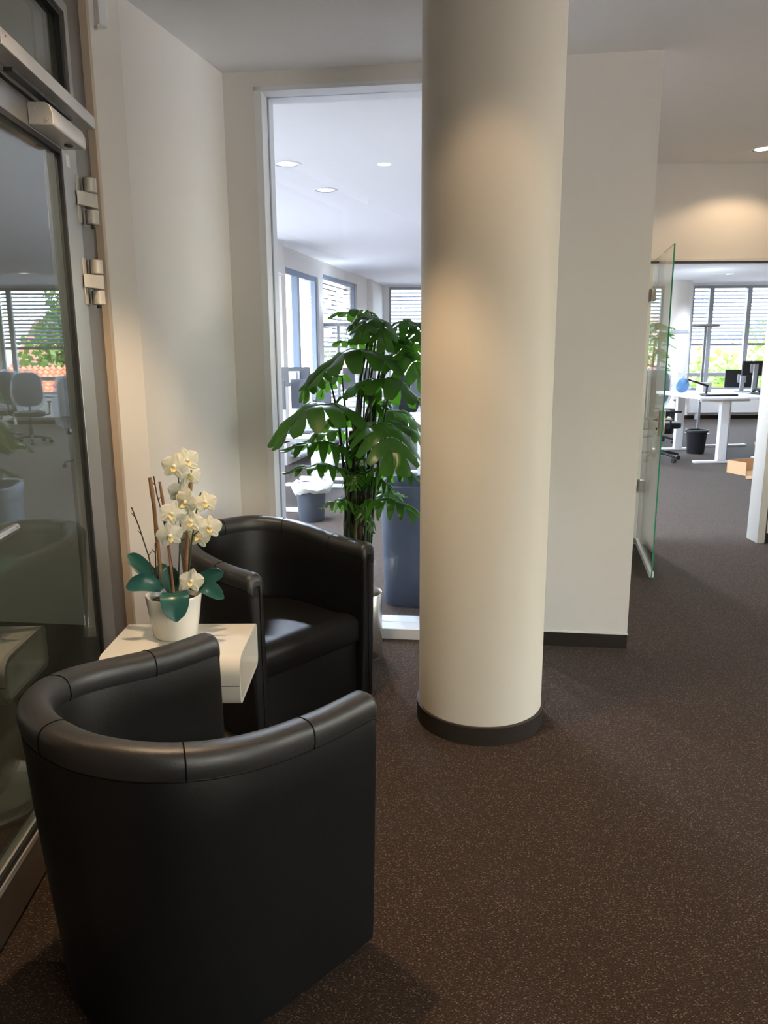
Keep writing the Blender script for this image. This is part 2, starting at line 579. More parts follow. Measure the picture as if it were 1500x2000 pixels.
# lobby, left: door plane, angled white wall, window wall with pier
CORNER = Vector((-0.745, 3.935))
PIER = Vector((1.228, 3.675))
E_B = (PIER - CORNER).normalized()
RZ_B = math.atan2(E_B.y, E_B.x)
WL, WR, WT = 0.150, 1.385, 2.695              # window opening along the wall, and its top
START = CORNER - E_B * 2.35
OFF = 2.35
wall('wall_back', 'white wall around the tall interior window, ending in a pier', START, PIER, 0.20,
     [(OFF + WL, OFF + WR, 0.0, WT)])
ml = MB()
ml.prism([(-1.046, 2.994), (-0.952, 3.10), (-0.745, 3.935), (-0.86, 3.96), (-1.09, 3.15), (-1.2, 3.0)], 0, H)
struct(ml.build('wall_left', 'white_wall'), 'white wall between the metal door frame and the interior window')
wall('wall_passage', 'white wall running from the pier towards the glass door', PIER, (1.89, 5.80), 0.20)
wall('wall_doorway', 'warm lit white wall around the open glass door', (1.89, 5.80), (9.3, 5.80), 0.16, [(0.065, 1.01, 0.0, 2.10)])
wall('wall_right', 'white lobby wall beyond the carpeted floor', (4.6, 5.80), (4.6, -3.6), 0.2, [(2.3, 4.1, 0.12, 2.62), (6.8, 9.1, 0.12, 2.62)])
wall('wall_rear', 'unseen lobby wall made walnut brown to dim reflections, opposite the interior window', (4.6, -3.6), (-4.0, -3.6), 0.2, [(0.25, 2.05, 0.12, 2.62)], mat='walnut')

# corridor behind the metal glass door
wall('wall_corridor', 'olive grey corridor wall seen dimly through the metal door', (-2.75, -3.6), (-2.75, 4.35), 0.15, mat='corridor_wall')

# office shell
NEAR_A, NEAR_B = Vector((-3.05, 4.30)), Vector((-1.95, 10.0))
wall('wall_office_near', 'white office wall with added tall windows beside the desks', NEAR_A, NEAR_B, 0.25,
     [(0.5, 2.4, 0.3, 2.5), (2.9, 5.2, 0.3, 2.5)])
wall('wall_office_return', 'white office wall stub under the boxed soffit', (-2.1, 10.02), (-1.27, 10.02), 0.12)
FAR_A, FAR_B = Vector((-1.27, 10.03)), Vector((0.003, 16.30))
wall('wall_office_side', 'white office wall with blue framed windows', FAR_A, FAR_B, 0.25,
     [(0.16, 1.66, 0.12, 2.52), (1.90, 4.10, 0.12, 2.60)])
struct(MB().box(-2.6, -1.235, 9.45, 10.02, 2.40, H).build('trim_1', 'white_wall'), 'boxed white soffit under the office ceiling')
FAR_Y = 16.30
FAR_WINS = [(0.12, 1.90), (3.16, 4.98), (5.12, 5.78), (6.36, 8.60)]
wall('wall_office_far', 'white office wall with a row of blinds and windows', (0.0, FAR_Y), (9.3, FAR_Y), 0.25, [(a, b, 0.60, 2.72) for a, b in FAR_WINS])
wall('wall_office_right', 'white end wall of the open office', (9.3, FAR_Y), (9.3, 5.80), 0.2)

# skirtings
o_b = thing('baseboard_back', 'dark carpet skirting under the white pier beside the column', None, (PIER.x, PIER.y, 0), RZ_B, kind='structure')
MB().box(-(1.990 - WR), 0.0, -0.004, 0.002, 0.0, 0.074).build('carpet_strip', 'carpet_skirting', o_b)
MB().box(-(1.990 - WR), 0.004, -0.006, 0.0, 0.074, 0.082).build('edge_bead', 'white_frame', o_b)
o_b = thing('baseboard_doorway', 'dark carpet skirting beside the glass doorway', None, (2.96, 5.80, 0), 0, kind='structure')
MB().box(0.0, 1.64, -0.008, 0.0, 0.0, 0.078).build('carpet_strip', 'carpet_skirting', o_b)
struct(MB().box(0.05, 9.25, 16.285, 16.30, 0.0, 0.078).build('baseboard_far', 'carpet_skirting'), 'dark carpet skirting under the far office radiators')

# round column in the lobby
col = thing('column', 'thick round cream column standing on the carpet', None, (0.392, 2.958, 0), 0, kind='structure')
MB().lathe([(0.25, 0.0), (0.25, H)], 96).build('shaft', 'column_paint', col, smooth=True)
MB().lathe([(0.2515, 0.0), (0.258, 0.001), (0.258, 0.072), (0.2515, 0.072)], 96, cap=False).build('skirting', 'carpet_skirting', col, smooth=True)
MB().lathe([(0.2505, 0.0715), (0.2595, 0.0715), (0.2595, 0.0775), (0.2505, 0.0775)], 96, cap=False).build('skirting_edge', 'skirting_edge', col, smooth=True)

# round office columns
oc = thing('column_office', 'white round office column with a grey band between the windows', None, (5.90, 15.75, 0), 0, kind='structure')
MB().lathe([(0.20, 0.0), (0.20, H)], 48).build('shaft', 'white_wall', oc, smooth=True)
MB().lathe([(0.2005, 1.755), (0.212, 1.76), (0.212, 1.825), (0.2005, 1.83)], 48, cap=False).build('band', 'grey_window', oc, smooth=True)
oc = thing('column_corner', 'white round office column in the bright window corner', None, (-0.36, 15.0, 0), 0, kind='structure')
MB().lathe([(0.19, 0.0), (0.19, H)], 48).build('shaft', 'white_wall', oc, smooth=True)

# ---------------------------------------------------------------- window_1: interior window to the office
w1 = thing('window_1', 'tall white framed interior window between lobby and office', None, (CORNER.x, CORNER.y, 0), RZ_B, kind='structure')
FW = 0.036
MB().box(WL, WL + FW, -0.006, 0.20, 0.058, WT).build('side_frame', 'white_frame', w1, bevel=0.002)
MB().box(WR - FW, WR, -0.006, 0.20, 0.058, WT).build('side_frame', 'white_frame', w1, bevel=0.002)
MB().box(WL, WR, -0.006, 0.20, WT - 0.022, WT).build('head_frame', 'white_frame', w1, bevel=0.002)
MB().box(WL, WR, -0.012, 0.20, 0.0, 0.058).build('sill', 'white_frame', w1, bevel=0.003)
MB().box(WL + FW, WR - FW, 0.094, 0.102, 0.058, WT - 0.022).build('pane', 'clear_glass', w1)
for s in (WL + FW, WR - FW - 0.004):
    MB().box(s, s + 0.004, 0.088, 0.108, 0.058, WT - 0.022).build('gasket', 'grey_window', w1)

# ---------------------------------------------------------------- door_1: metal framed glass door on the left
DO = (-0.850, 0.0, 0.0)
DRZ = math.radians(3.74)
d1 = thing('door_1', 'metal framed glass door with closer and barrel hinges', None, DO, DRZ, kind='structure')
wt = MB().box(-0.12, 0.0, 1.0, 3.0, 2.70, H).build('trim_2', 'white_wall')
wt.location = DO
wt.rotation_euler = (0, 0, DRZ)
struct(wt, 'white lintel strip above the metal framed glass door')
wl = MB().box(-0.12, 0.0, -3.6, 1.38, 0, 2.70).box(-0.12, 0.0, -3.6, 1.0, 2.70, H)
wl = wl.build('wall_door_side', 'walnut')
wl.location = DO
wl.rotation_euler = (0, 0, DRZ)
struct(wl, 'unseen wall made walnut brown to dim reflections, beside the metal framed glass door')
MB().box(-0.11, -0.004, 2.797, 2.97, 0, 2.70).build('jamb', 'door_alu_dark', d1, bevel=0.003)
MB().box(-0.11, 0.0, 1.38, 1.515, 0, 2.70).build('jamb', 'door_alu_dark', d1, bevel=0.003)
MB().box(-0.11, -0.003, 1.515, 2.797, 2.60, 2.70).build('head', 'door_alu_dark', d1, bevel=0.003)
MB().box(-0.11, -0.001, 1.515, 2.797, 2.212, 2.305).build('transom_bar', 'door_alu', d1, bevel=0.003)
MB().box(-0.11, 0.022, 2.97, 3.005, 0, 2.72).build('edge_trim', 'wood_edge', d1, bevel=0.002)
tf = MB()
tf.box(-0.09, 0.006, 2.765, 2.80, 2.305, 2.60).box(-0.09, 0.006, 1.515, 1.55, 2.305, 2.60)
tf.box(-0.09, 0.006, 1.55, 2.765, 2.565, 2.60)
tf.build('transom_frame', 'door_alu', d1)
MB().box(-0.03, -0.022, 1.55, 2.765, 2.305, 2.565).build('transom_pane', 'door_glass', d1)
tg = MB().box(-0.02, -0.004, 2.745, 2.765, 2.305, 2.565).box(-0.02, -0.004, 1.55, 2.745, 2.55, 2.565)
tg.build('gasket', 'rubber', d1)
# leaf
leaf = MB()
leaf.box(-0.062, 0.0, -0.140, 0.0, 0.012, 2.205)
leaf.box(-0.062, 0.0, -1.270, -1.130, 0.012, 2.205)
leaf.box(-0.062, 0.0, -1.130, -0.140, 2.128, 2.205)
leaf.box(-0.062, 0.0, -1.130, -0.140, 0.012, 0.148)
leaf = leaf.build('door_leaf', 'door_alu', d1, bevel=0.003)
leaf.location = (0, 2.792, 0)
leaf.rotation_euler = (0, 0, math.radians(-0.9))
pn = MB().box(-0.004, 0.004, -0.990, 0.0, 0.148, 2.128).build('pane', 'door_glass', leaf)
pn.location = (-0.014, -0.140, 0)
pn.rotation_euler = (0, 0, math.radians(-1.3))
MB().box(-0.030, 0.004, -1.130, -0.140, 0.148, 0.164).build('glazing_bead', 'silver_paint', leaf)
g = MB().box(-0.012, -0.001, -0.156, -0.140, 0.164, 2.128).box(-0.012, -0.001, -1.13, -0.156, 2.112, 2.128).box(-0.012, -0.001, -1.13, -0.156, 0.164, 0.180)
g.build('gasket', 'rubber', leaf)
# lever handle on the far stile, tip reaching over the glass
hd = MB().tube([(0.002, -1.175, 1.063), (0.055, -1.175, 1.063), (0.066, -1.165, 1.063), (0.068, -1.15, 1.064), (0.068, -0.925, 1.068)], 0.0115, 14)
hd.build('handle', 'steel', leaf, smooth=True)
MB().box(0.0, 0.008, -1.20, -1.15, 0.94, 1.13).build('handle_plate', 'steel', leaf, bevel=0.003)
# closer body on the leaf
cb = []
prof = [(0.0, 2.132), (0.066, 2.132), (0.070, 2.137), (0.070, 2.166), (0.062, 2.186), (0.050, 2.194), (0.0, 2.194)]
rings = [[(x, y, z) for x, z in prof] for y in (-0.400, -0.115)]
MB().loops(rings).build('closer', 'silver_paint', leaf, bevel=0.002)
MB().tube([(0.035, -0.175, 2.134), (0.035, -0.175, 2.128)], [0.014, 0.013], 16).build('closer_plug', 'rubber', leaf, smooth=True)
for yy, zz in ((0.018, 2.178), (0.054, 2.150)):
    MB().tube([(yy, -0.4005, zz), (yy, -0.404, zz)], 0.005, 10).build('closer_screw', 'silver_paint', leaf, smooth=True)
MB().box(0.020, 0.046, -0.60, -0.155, 2.208, 2.220).build('closer_arm', 'plastic_black', leaf, bevel=0.002)
MB().box(0.0, 0.001, -0.110, -0.075, 2.085, 2.122).build('sticker', 'paper', leaf)
# slide rail on the frame
sr = MB().box(-0.001, 0.055, 2.085, 2.848, 2.236, 2.276).build('slide_rail', 'silver_paint', d1, bevel=0.002)
MB().tube([(0.055, 2.110, 2.262), (0.0565, 2.110, 2.262)], 0.003, 10).build('rail_dot', 'red_led', sr)
for k in range(2):
    MB().box(0.030 - k * 0.010, 0.034 - k * 0.010, 2.095, 2.122, 2.2352, 2.2362).build('rail_slot', 'rubber', sr)
# barrel hinges
for hz in (1.925, 1.655):
    hg = MB().box(-0.003, 0.0015, 2.765, 2.800, hz, hz + 0.155)
    hg = hg.build('hinge', 'hinge_grey', d1, bevel=0.002)
    for k in range(3):
        MB().lathe([(0.0, 0.0), (0.020, 0.0), (0.0225, 0.002), (0.0225, 0.047), (0.020, 0.049), (0.0, 0.049)], 24, (0.024, 2.838, hz + 0.001 + k * 0.0525), cap=False).build('knuckle', 'hinge_grey', hg, smooth=True)
    MB().prism([(0.002, 2.755), (0.020, 2.775), (0.046, 2.838), (0.040, 2.846), (0.016, 2.806), (0.002, 2.80)], hz + 0.055, hz + 0.101).build('hinge_strap', 'hinge_grey', hg, bevel=0.002)
    MB().lathe([(0.0, -0.01), (0.008, -0.01), (0.008, 0.0)], 12, (0.024, 2.838, hz)).build('hinge_pin', 'rubber', hg)

# small white sensor housing on the wall above the door
sn = thing('wall_sensor', 'slim white sensor housing high on the wall beside the metal door frame', 'sensor', (-0.985, 3.035, 2.62), math.radians(-42))
MB().box(-0.016, 0.016, -0.028, 0.006, 0.0, 0.135).build('housing', 'white_frame', sn, bevel=0.003)
MB().box(-0.013, 0.013, -0.034, -0.026, -0.012, 0.002).build('lens_lip', 'white_lacquer', sn, bevel=0.002)

# ---------------------------------------------------------------- door_2: open glass door into the office
d2 = thing('door_2', 'open frameless glass door leaf in a metal door frame', None, (0, 0, 0), 0, kind='structure')
jf = MB().box(2.898, 2.918, 5.795, 5.965, 0, 2.10).box(2.898, 2.955, 5.783, 5.80, 0, 2.118).box(2.918, 2.93, 5.955, 5.965, 0, 2.10)
jf.build('jamb', 'silver_paint', d2, bevel=0.002)
MB().box(2.955, 2.962, 5.781, 5.802, 0, 2.124).build('jamb_edge', 'plastic_dark', d2)
MB().box(1.925, 1.957, 5.783, 5.965, 0, 2.10).build('jamb', 'silver_paint', d2, bevel=0.002)
MB().box(1.925, 2.955, 5.783, 5.965, 2.10, 2.118).build('head', 'silver_paint', d2, bevel=0.002)
MB().box(1.925, 2.955, 5.780, 5.80, 2.085, 2.102).build('head_gasket', 'plastic_dark', d2)
gl = MB().box(-0.004, 0.004, 0.01, 0.965, 0.012, 2.105).build('glass_leaf', 'leaf_glass', d2)
gl.location = (1.962, 5.785, 0)
gl.rotation_euler = (0, 0, math.radians(167.6))
MB().box(-0.0043, 0.0043, 0.9652, 0.9668, 0.012, 2.105).build('glass_edge', 'glass_edge', gl)
MB().box(-0.0043, 0.0043, 0.01, 0.9668, 2.1052, 2.1066).build('glass_edge', 'glass_edge', gl)
MB().box(-0.014, 0.014, 0.01, 0.955, 0.012, 0.050).build('drop_seal', 'white_frame', gl, bevel=0.002)
for hz in (0.42, 1.82):
    MB().box(-0.016, 0.016, 0.0, 0.075, hz, hz + 0.09).build('patch_hinge', 'steel', gl, bevel=0.003)
lk = MB().box(-0.022, 0.022, 0.855, 0.925, 0.945, 1.105).build('lock_case', 'steel', gl, bevel=0.004)
for s in (-1, 1):
    MB().tube([(s * 0.02, 0.89, 1.045), (s * 0.055, 0.89, 1.045), (s * 0.062, 0.88, 1.045), (s * 0.062, 0.765, 1.045)], 0.010, 12).build('lever', 'steel', lk, smooth=True)
    MB().tube([(s * 0.022, 0.89, 0.985), (s * 0.026, 0.89, 0.985)], 0.009, 12).build('keyhole', 'plastic_dark', lk)


# ---------------------------------------------------------------- office windows and blinds
WIN_N = [1]


def office_window(label, p0, rz, width, z0, z1, depth, mat, mull=(), transom=None, handle=None, fw=0.055, glass='clear_glass'):
    WIN_N[0] += 1
    w = thing('window_%d' % WIN_N[0], label, None, (p0[0], p0[1], 0), rz, kind='structure')
    fr = MB().box(0, fw, depth, depth + 0.07, z0, z1).box(width - fw, width, depth, depth + 0.07, z0, z1)
    fr.box(fw, width - fw, depth, depth + 0.07, z0, z0 + fw).box(fw, width - fw, depth, depth + 0.07, z1 - fw, z1)
    fr.build('frame', mat, w)
    xs = [fw] + [m_ for m_ in mull] + [width - fw]
    for m_ in mull:
        MB().box(m_ - 0.045, m_ + 0.045, depth - 0.01, depth + 0.08, z0 + fw, z1 - fw).build('mullion', mat, w)
    if transom:
        MB().box(fw, width - fw, depth - 0.005, depth + 0.075, transom - 0.04, transom + 0.04).build('transom', mat, w)
    for a, b in zip(xs[:-1], xs[1:]):
        MB().box(a, b, depth + 0.03, depth + 0.036, z0 + fw, z1 - fw).build('pane', glass, w)
    MB().box(-0.02, width + 0.02, depth - 0.16, depth, z0 - 0.03, z0).build('sill', 'white_frame', w)
    if handle:
        MB().tube([(handle, depth, 1.15), (handle, depth - 0.045, 1.15), (handle, depth - 0.045, 1.03)], 0.011, 8).build('handle', 'screen_arm', w)
    return w


def blind(label, p0, rz, width, zb, zt, depth, pitch=0.0745):
    b = thing('venetian_blind', label, 'blind', (p0[0], p0[1], 0), rz, group='venetian blinds on the office windows')
    n = int((zt - zb) / pitch)
    a = math.radians(34)
    c, s = math.cos(a) * 0.034, math.sin(a) * 0.034
    mesh = None
    for k in range(n):
        z = zt - 0.03 - k * pitch
        if mesh is None:
            sl = MB()
            sl.loops([[(x, -c, -s - 0.0012), (x, 0, 0.002 - 0.0012), (x, c, s - 0.0012), (x, c, s + 0.0012), (x, 0, 0.002 + 0.0012), (x, -c, -s + 0.0012)] for x in (0.03, width - 0.03)])
            so = sl.build('slat', 'blind_slat', b)
            mesh = so.data
        else:
            so = bpy.data.objects.new('slat', mesh)
            C.objects.link(so)
            so.parent = b
        so.location = (0, depth, z)
    MB().box(0.03, width - 0.03, depth - 0.03, depth + 0.03, zb - 0.02, zb + 0.035).build('bottom_rail', 'grey_window', b)
    for x in (0.25, width - 0.25):
        MB().tube([(x, depth - 0.036, zb), (x, depth - 0.036, zt)], 0.004, 5).build('ladder_cord', 'grey_window', b)
    return b


far_lab = ['grey framed window beside the bright corner column', 'grey framed window above the long radiator with roofs outside', 'grey framed window next to the banded office column', 'wide grey framed window behind the white desks']
bl_lab = ['venetian blind lowered halfway beside the bright corner column', 'venetian blind lowered halfway in front of the tall tree', 'venetian blind lowered halfway next to the banded office column', 'venetian blind lowered halfway behind the white sit-stand desks']
far_mull = [(0.9,), (1.58,), (), (0.41, 1.19)]
for i, (a, b) in enumerate(FAR_WINS):
    office_window(far_lab[i], (a, FAR_Y), 0, b - a, 0.60, 2.72, 0.06, 'grey_window', far_mull[i], 0.92)
    blind(bl_lab[i], (a, FAR_Y), 0, b - a, 1.53, 2.72, 0.20)
rzs = math.atan2((FAR_B - FAR_A).y, (FAR_B - FAR_A).x)
ds = (FAR_B - FAR_A).normalized()
p = FAR_A + ds * 0.16
office_window('tall blue framed office window with a lever handle', p, rzs, 1.50, 0.12, 2.52, 0.03, 'backlit_window', (0.60,), None, 0.70, fw=0.075)
p = FAR_A + ds * 1.90
office_window('tall blue framed office window behind a lowered blind', p, rzs, 2.20, 0.12, 2.60, 0.04, 'backlit_window', (), None)
blind('venetian blind fully lowered in the side window near the corner column', p, rzs, 2.20, 0.3, 2.60, 0.16)
rzn = math.atan2((NEAR_B - NEAR_A).y, (NEAR_B - NEAR_A).x)
dn = (NEAR_B - NEAR_A).normalized()
for a, b, lb in ((0.5, 2.4, 'unseen wide office window added for daylight, nearest the wall shared with the lobby'), (2.9, 5.2, 'unseen wide office window added for daylight, before the boxed soffit')):  # both windows are added out of view to let daylight in
    office_window(lb, NEAR_A + dn * a, rzn, b - a, 0.3, 2.5, 0.05, 'backlit_window', ((b - a) / 2,), None)

for a, w_, lb in ((2.3, 1.8, 'wide grey framed lobby window nearest the glass doorway wall'), (6.8, 2.3, 'wide grey framed lobby window by the walnut wall')):
    office_window(lb, (4.6, 5.80 - a), -math.pi / 2, w_, 0.12, 2.62, 0.06, 'grey_window', (w_ / 2,), None, glass='warm_tint_glass')
office_window('wide grey framed window in the walnut lobby wall', (4.35, -3.6), math.pi, 1.80, 0.12, 2.62, 0.06, 'grey_window', (0.9,), None, glass='warm_tint_glass')


# ---------------------------------------------------------------- lamps
def downlight(x, y, watt, color, mat, label, group, size=2.2, blend=0.35, r=0.085):
    t = thing('ceiling_downlight', label, 'downlight', (x, y, H), 0, group)
    MB().lathe([(r - 0.018, -0.004), (r - 0.006, -0.007), (r, -0.004), (r, -0.0005)], 40, cap=False).build('trim_ring', 'white_frame', t, smooth=True)
    MB().lathe([(0.0, -0.0015), (r - 0.034, -0.0015), (r - 0.034, -0.0005)], 32, cap=False).build('bulb', mat, t)
    MB().lathe([(r - 0.034, -0.001), (r - 0.016, -0.0035)], 32, cap=False).build('reflector', 'lamp_reflector', t, smooth=True)
    ld = bpy.data.lights.new('downlight_beam', 'SPOT')
    ld.energy = watt
    ld.color = color
    ld.spot_size = size
    ld.spot_blend = blend
    ld.shadow_soft_size = 0.045
    lo = bpy.data.objects.new('downlight_beam', ld)
    C.objects.link(lo)
    lo.parent = t
    lo.location = (0, 0, -0.02)
    return t


LOBBY_LAMPS = [  # last four entries are unseen lamps added for warm ambient light
    (2.49, 5.40, 'round ceiling downlight in front of the glass doorway wall', 0.5, 2.35),
    (0.30, 2.10, 'round ceiling downlight shining on the cream column', 0.55, 1.95),
    (-0.46, 2.16, 'round ceiling downlight above the armchairs', 3.7, 1.60),
    (3.2, 3.4, 'unseen added ceiling downlight over the open carpet', 0.9, 2.3),
    (2.1, 1.2, 'unseen added ceiling downlight over the lobby carpet behind the column', 0.6, 2.3),
    (0.9, -0.6, 'unseen added ceiling downlight over the lobby carpet by the walnut wall', 0.8, 2.4),
    (2.8, -1.2, 'unseen added ceiling downlight by the lobby corner windows', 0.8, 2.4),
]
LOBBY_LAMPS.append((-1.95, 1.7, 'unseen ceiling downlight added to brighten the corridor behind the metal door', 2.1, 2.5))  # added lamp that brightens the corridor behind the door glass
for x, y, lb, k, sz in LOBBY_LAMPS:
    downlight(x, y, LOBBY_LAMP_W * k, WARM if x > -1.5 else (1.0, 0.92, 0.82), 'lamp_warm', lb, 'lobby ceiling downlights', sz)
OFFICE_LAMPS = [(-0.664, 5.741), (-0.46, 6.649), (6.178, 14.254)]
ax = Vector((0.215, 0.977))
sx = Vector((0.977, -0.215))
base = Vector((-0.56, 6.2))
office_named = ['round office ceiling downlight close behind the interior window', 'round office ceiling downlight above the wheeled waste bin', 'round office ceiling downlight before the wide grey window']
k = 0
for x, y in OFFICE_LAMPS:
    downlight(x, y, OFFICE_LAMP_W, COOL, 'lamp_cool', office_named[k], 'office ceiling downlights', 2.6, 0.5, 0.10)
    k += 1
for i in range(-1, 5):  # further downlights added out of view to light the office
    for j in range(0, 5):
        c = base + ax * (j * 2.3 + 1.2) + sx * (i * 2.2)
        if c.y < 4.3 or c.y > 15.6 or c.x > 8.8 or c.x < -1.371 + 0.203 * (c.y - 9.53) + 0.4:
            continue
        if c.y < 6.4 and c.x > 1.2:
            continue
        if -0.17 < c.x / c.y < 0.06 or c.x / c.y > 0.31:
            continue
        if any((c - Vector(q_)).length < 0.5 for q_ in OFFICE_LAMPS):
            continue
        downlight(c.x, c.y, OFFICE_LAMP_W, COOL, 'lamp_cool', 'unseen ceiling downlight added to light the open office', 'office ceiling downlights', 2.6, 0.5, 0.10)


# ---------------------------------------------------------------- tub armchairs
def make_armchair(label, loc, rz):
    t = thing('tub_armchair', label, 'armchair', (loc[0], loc[1], 0), rz, 'black leather tub armchairs')
    W, T = 0.665, 0.066
    a, b, Larm = W / 2 - T / 2, 0.335, 0.285
    yf = 0.30                                  # front of the arms
    yc = yf - Larm                             # where the curved back starts
    path = []
    na = 9
    for i in range(na):
        path.append((-a, lerp(yf, yc, i / na)))
    nb = 44
    for i in range(nb + 1):
        th = math.pi * i / nb
        cx, sy = math.cos(th), math.sin(th)
        e = 2 / 2.35
        path.append((-a * math.copysign(abs(cx) ** e, cx), yc - b * abs(sy) ** e))
    for i in range(1, na + 1):
        path.append((a, lerp(yc, yf, i / na)))
    P = [Vector(q_) for q_ in path]
    # resample evenly
    cum = [0]
    for u, v in zip(P[:-1], P[1:]):
        cum.append(cum[-1] + (v - u).length)
    tot = cum[-1]

    def at(s):
        s = max(0, min(tot, s))
        for i in range(len(P) - 1):
            if s <= cum[i + 1]:
                f = (s - cum[i]) / max(1e-9, cum[i + 1] - cum[i])
                return P[i].lerp(P[i + 1], f)
        return P[-1]
    N = 90
    st = [tot * i / N for i in range(N + 1)]
    ends = [0.0, 0.004, 0.010, 0.018, 0.026]
    st = sorted(set(ends + [s_ for s_ in st if 0.03 < s_ < tot - 0.03] + [tot - e_ for e_ in ends]))

    def frame(s):
        p_ = at(s)
        d_ = (at(s + 0.004) - at(s - 0.004)).normalized()
        if s < 0.02:
            d_ = Vector((0, -1))
        if s > tot - 0.02:
            d_ = Vector((0, 1))
        n_ = Vector((d_.y, -d_.x))
        if n_.dot(p_ - Vector((0, yc))) < 0:
            n_ = -n_
        return p_, n_

    def height(s):
        f = abs(2 * s / tot - 1)              # 1 at arm fronts, 0 at back
        return lerp(0.765, 0.705, smooth01((f - 0.12) / 0.75))

    def endround(s, r):
        e = min(s, tot - s)
        if e >= r:
            return 0.0
        return r - math.sqrt(max(0, r * r - (r - e) ** 2))
    sh = []
    rl = []
    edge = []
    for s in st:
        p_, n_ = frame(s)
        h = height(s) - endround(s, 0.026)
        th = T / 2 - endround(s, 0.012)
        back = 1 - abs(2 * s / tot - 1)
        flare = lerp(0.018, 0.050, smooth01(back * 1.4))

        def off(o, z):
            # outer face leans out towards the top
            k_ = z / 0.74
            sh_ = -flare * max(0.0, 1 - k_) ** 1.3
            q_ = p_ + n_ * (o + sh_)
            return (q_.x, q_.y, z)
        ring = [off(-th, 0.10)]
        for z in (0.25, 0.42, 0.56, h - 0.05):
            ring.append(off(-th * 0.95, z))
        ring.append(off(-th * 0.6, h - 0.02))
        ring.append(off(th * 0.6, h - 0.02))
        for z in (h - 0.055, 0.56, 0.42, 0.28, 0.15, 0.06, 0.03):
            ring.append(off(th, z))
        ring.append(off(th - 0.02, 0.022))
        ring.append(off(-th, 0.022))
        sh.append(ring)
        cr = []
        rx, rz_ = th * 1.10, 0.040
        for k_ in range(17):
            g_ = math.pi * (1.12 - 1.24 * k_ / 16)
            ca, sa = math.cos(g_), math.sin(g_)
            o_, z_ = rx * math.copysign(abs(ca) ** 0.75, ca), h - rz_ + rz_ * math.copysign(abs(sa) ** 0.8, sa)
            if k_ in (0, 16):
                z_ = h - rz_ - 0.022
                o_ *= 0.93
            cr.append(off(o_, z_))
        rl.append(cr)
        edge.append(cr)
    body = MB().loops(sh)
    body.build('shell', 'black_leather', t, smooth=True)
    roll = MB().loops(rl, closed=False, cap=False)
    n_ = len(rl[0])
    roll.f.append(tuple(range(n_)))
    roll.f.append(tuple(reversed(range((len(rl) - 1) * n_, len(rl) * n_))))
    rl_o = roll.build('top_roll', 'roll_leather_lit', t, smooth=True)
    # cross seams on the roll
    for fr_ in (0.128, 0.315, 0.5, 0.685, 0.872):
        i = min(range(len(st)), key=lambda q_: abs(st[q_] - fr_ * tot))
        c_ = Vector((sum(v[0] for v in rl[i]) / n_, sum(v[1] for v in rl[i]) / n_, sum(v[2] for v in rl[i]) / n_))
        MB().tube([c_ + (Vector(v) - c_) * 1.012 for v in rl[i]], 0.0016, 6).build('seam', 'leather_seam', rl_o, smooth=True)
    # seam along the outer lower edge of the roll
    MB().tube([Vector(r_[-1]) for r_ in rl], 0.0018, 6).build('seam', 'leather_seam', rl_o, smooth=True)
    # front piping seam on each arm face
    for sgn in (-1, 1):
        MB().tube([(sgn * (a - 0.012), yf + 0.001, z) for z in (0.06, 0.3, 0.5, 0.66)], 0.0014, 5).build('seam', 'leather_seam', t)
    # seat: cushion filling the inside, with a fat rounded front
    inner = []
    for s in st:
        p_, n_2 = frame(s)
        if s < 0.02 or s > tot - 0.02:
            continue
        q_ = p_ - n_2 * (T / 2 + 0.034)
        inner.append((q_.x, min(q_.y, yf - 0.035)))
    ax_ = a - T / 2 - 0.012
    inner = [(-ax_, yf - 0.022)] + inner + [(ax_, yf - 0.022)]
    cyy = sum(q_[1] for q_ in inner) / len(inner)
    rings = []
    rr = 0.052
    prof_ = [(0.012, 0.270), (0.0, 0.290), (0.0, 0.405 - rr)]
    prof_ += [(rr * (1 - math.cos(g_)), 0.405 - rr + rr * math.sin(g_)) for g_ in [math.pi / 2 * i / 6 for i in range(1, 7)]]
    prof_ += [(0.12, 0.413), (0.20, 0.417)]
    for ins, z_ in prof_:
        k_ = 1 - ins / 0.27
        rings.append([(x_ * k_, cyy + (y_ - cyy) * k_, z_) for x_, y_ in inner[::-1]])
    MB().loops(rings).build('seat_cushion', 'black_leather', t, smooth=True)
    fp = [(x_ * 0.985, y_ - 0.018) for x_, y_ in inner]
    MB().prism(fp[::-1], 0.03, 0.285).build('seat_box', 'black_leather', t, bevel=0.008)
    for sx_ in (-1, 1):
        for y_ in (yf - 0.06, yc - b + 0.14):
            MB().lathe([(0.0, 0.0), (0.018, 0.0), (0.020, 0.03), (0.0, 0.03)], 16, (sx_ * (0.22 if y_ > 0 else 0.16), y_, 0), cap=False).build('foot', 'plastic_black', t, smooth=True)
    return t


# chair geometry: arms end 0.30 ahead of the origin
f1 = Vector((0.649, 0.761))
m1 = Vector((-0.268, 1.902)) - f1 * 0.30
make_armchair('black leather tub armchair with its back turned, beside the glass door threshold', m1, math.atan2(-f1.x, f1.y))
f2 = Vector((0.741, -0.671))
m2 = Vector((-0.262, 2.885)) - f2 * 0.30
make_armchair('black leather tub armchair in the corner with its seat showing, before the monstera', m2, math.atan2(-f2.x, f2.y))


# ---------------------------------------------------------------- white loop side table
st_ = thing('side_table', 'white lacquered loop side table between the two black armchairs', 'side table', (-0.665, 2.37, 0), 0)
X0, X1, Y0, Y1, Z0, Z1, TH = -0.219, 0.219, -0.170, 0.170, 0.418, 0.572, 0.016


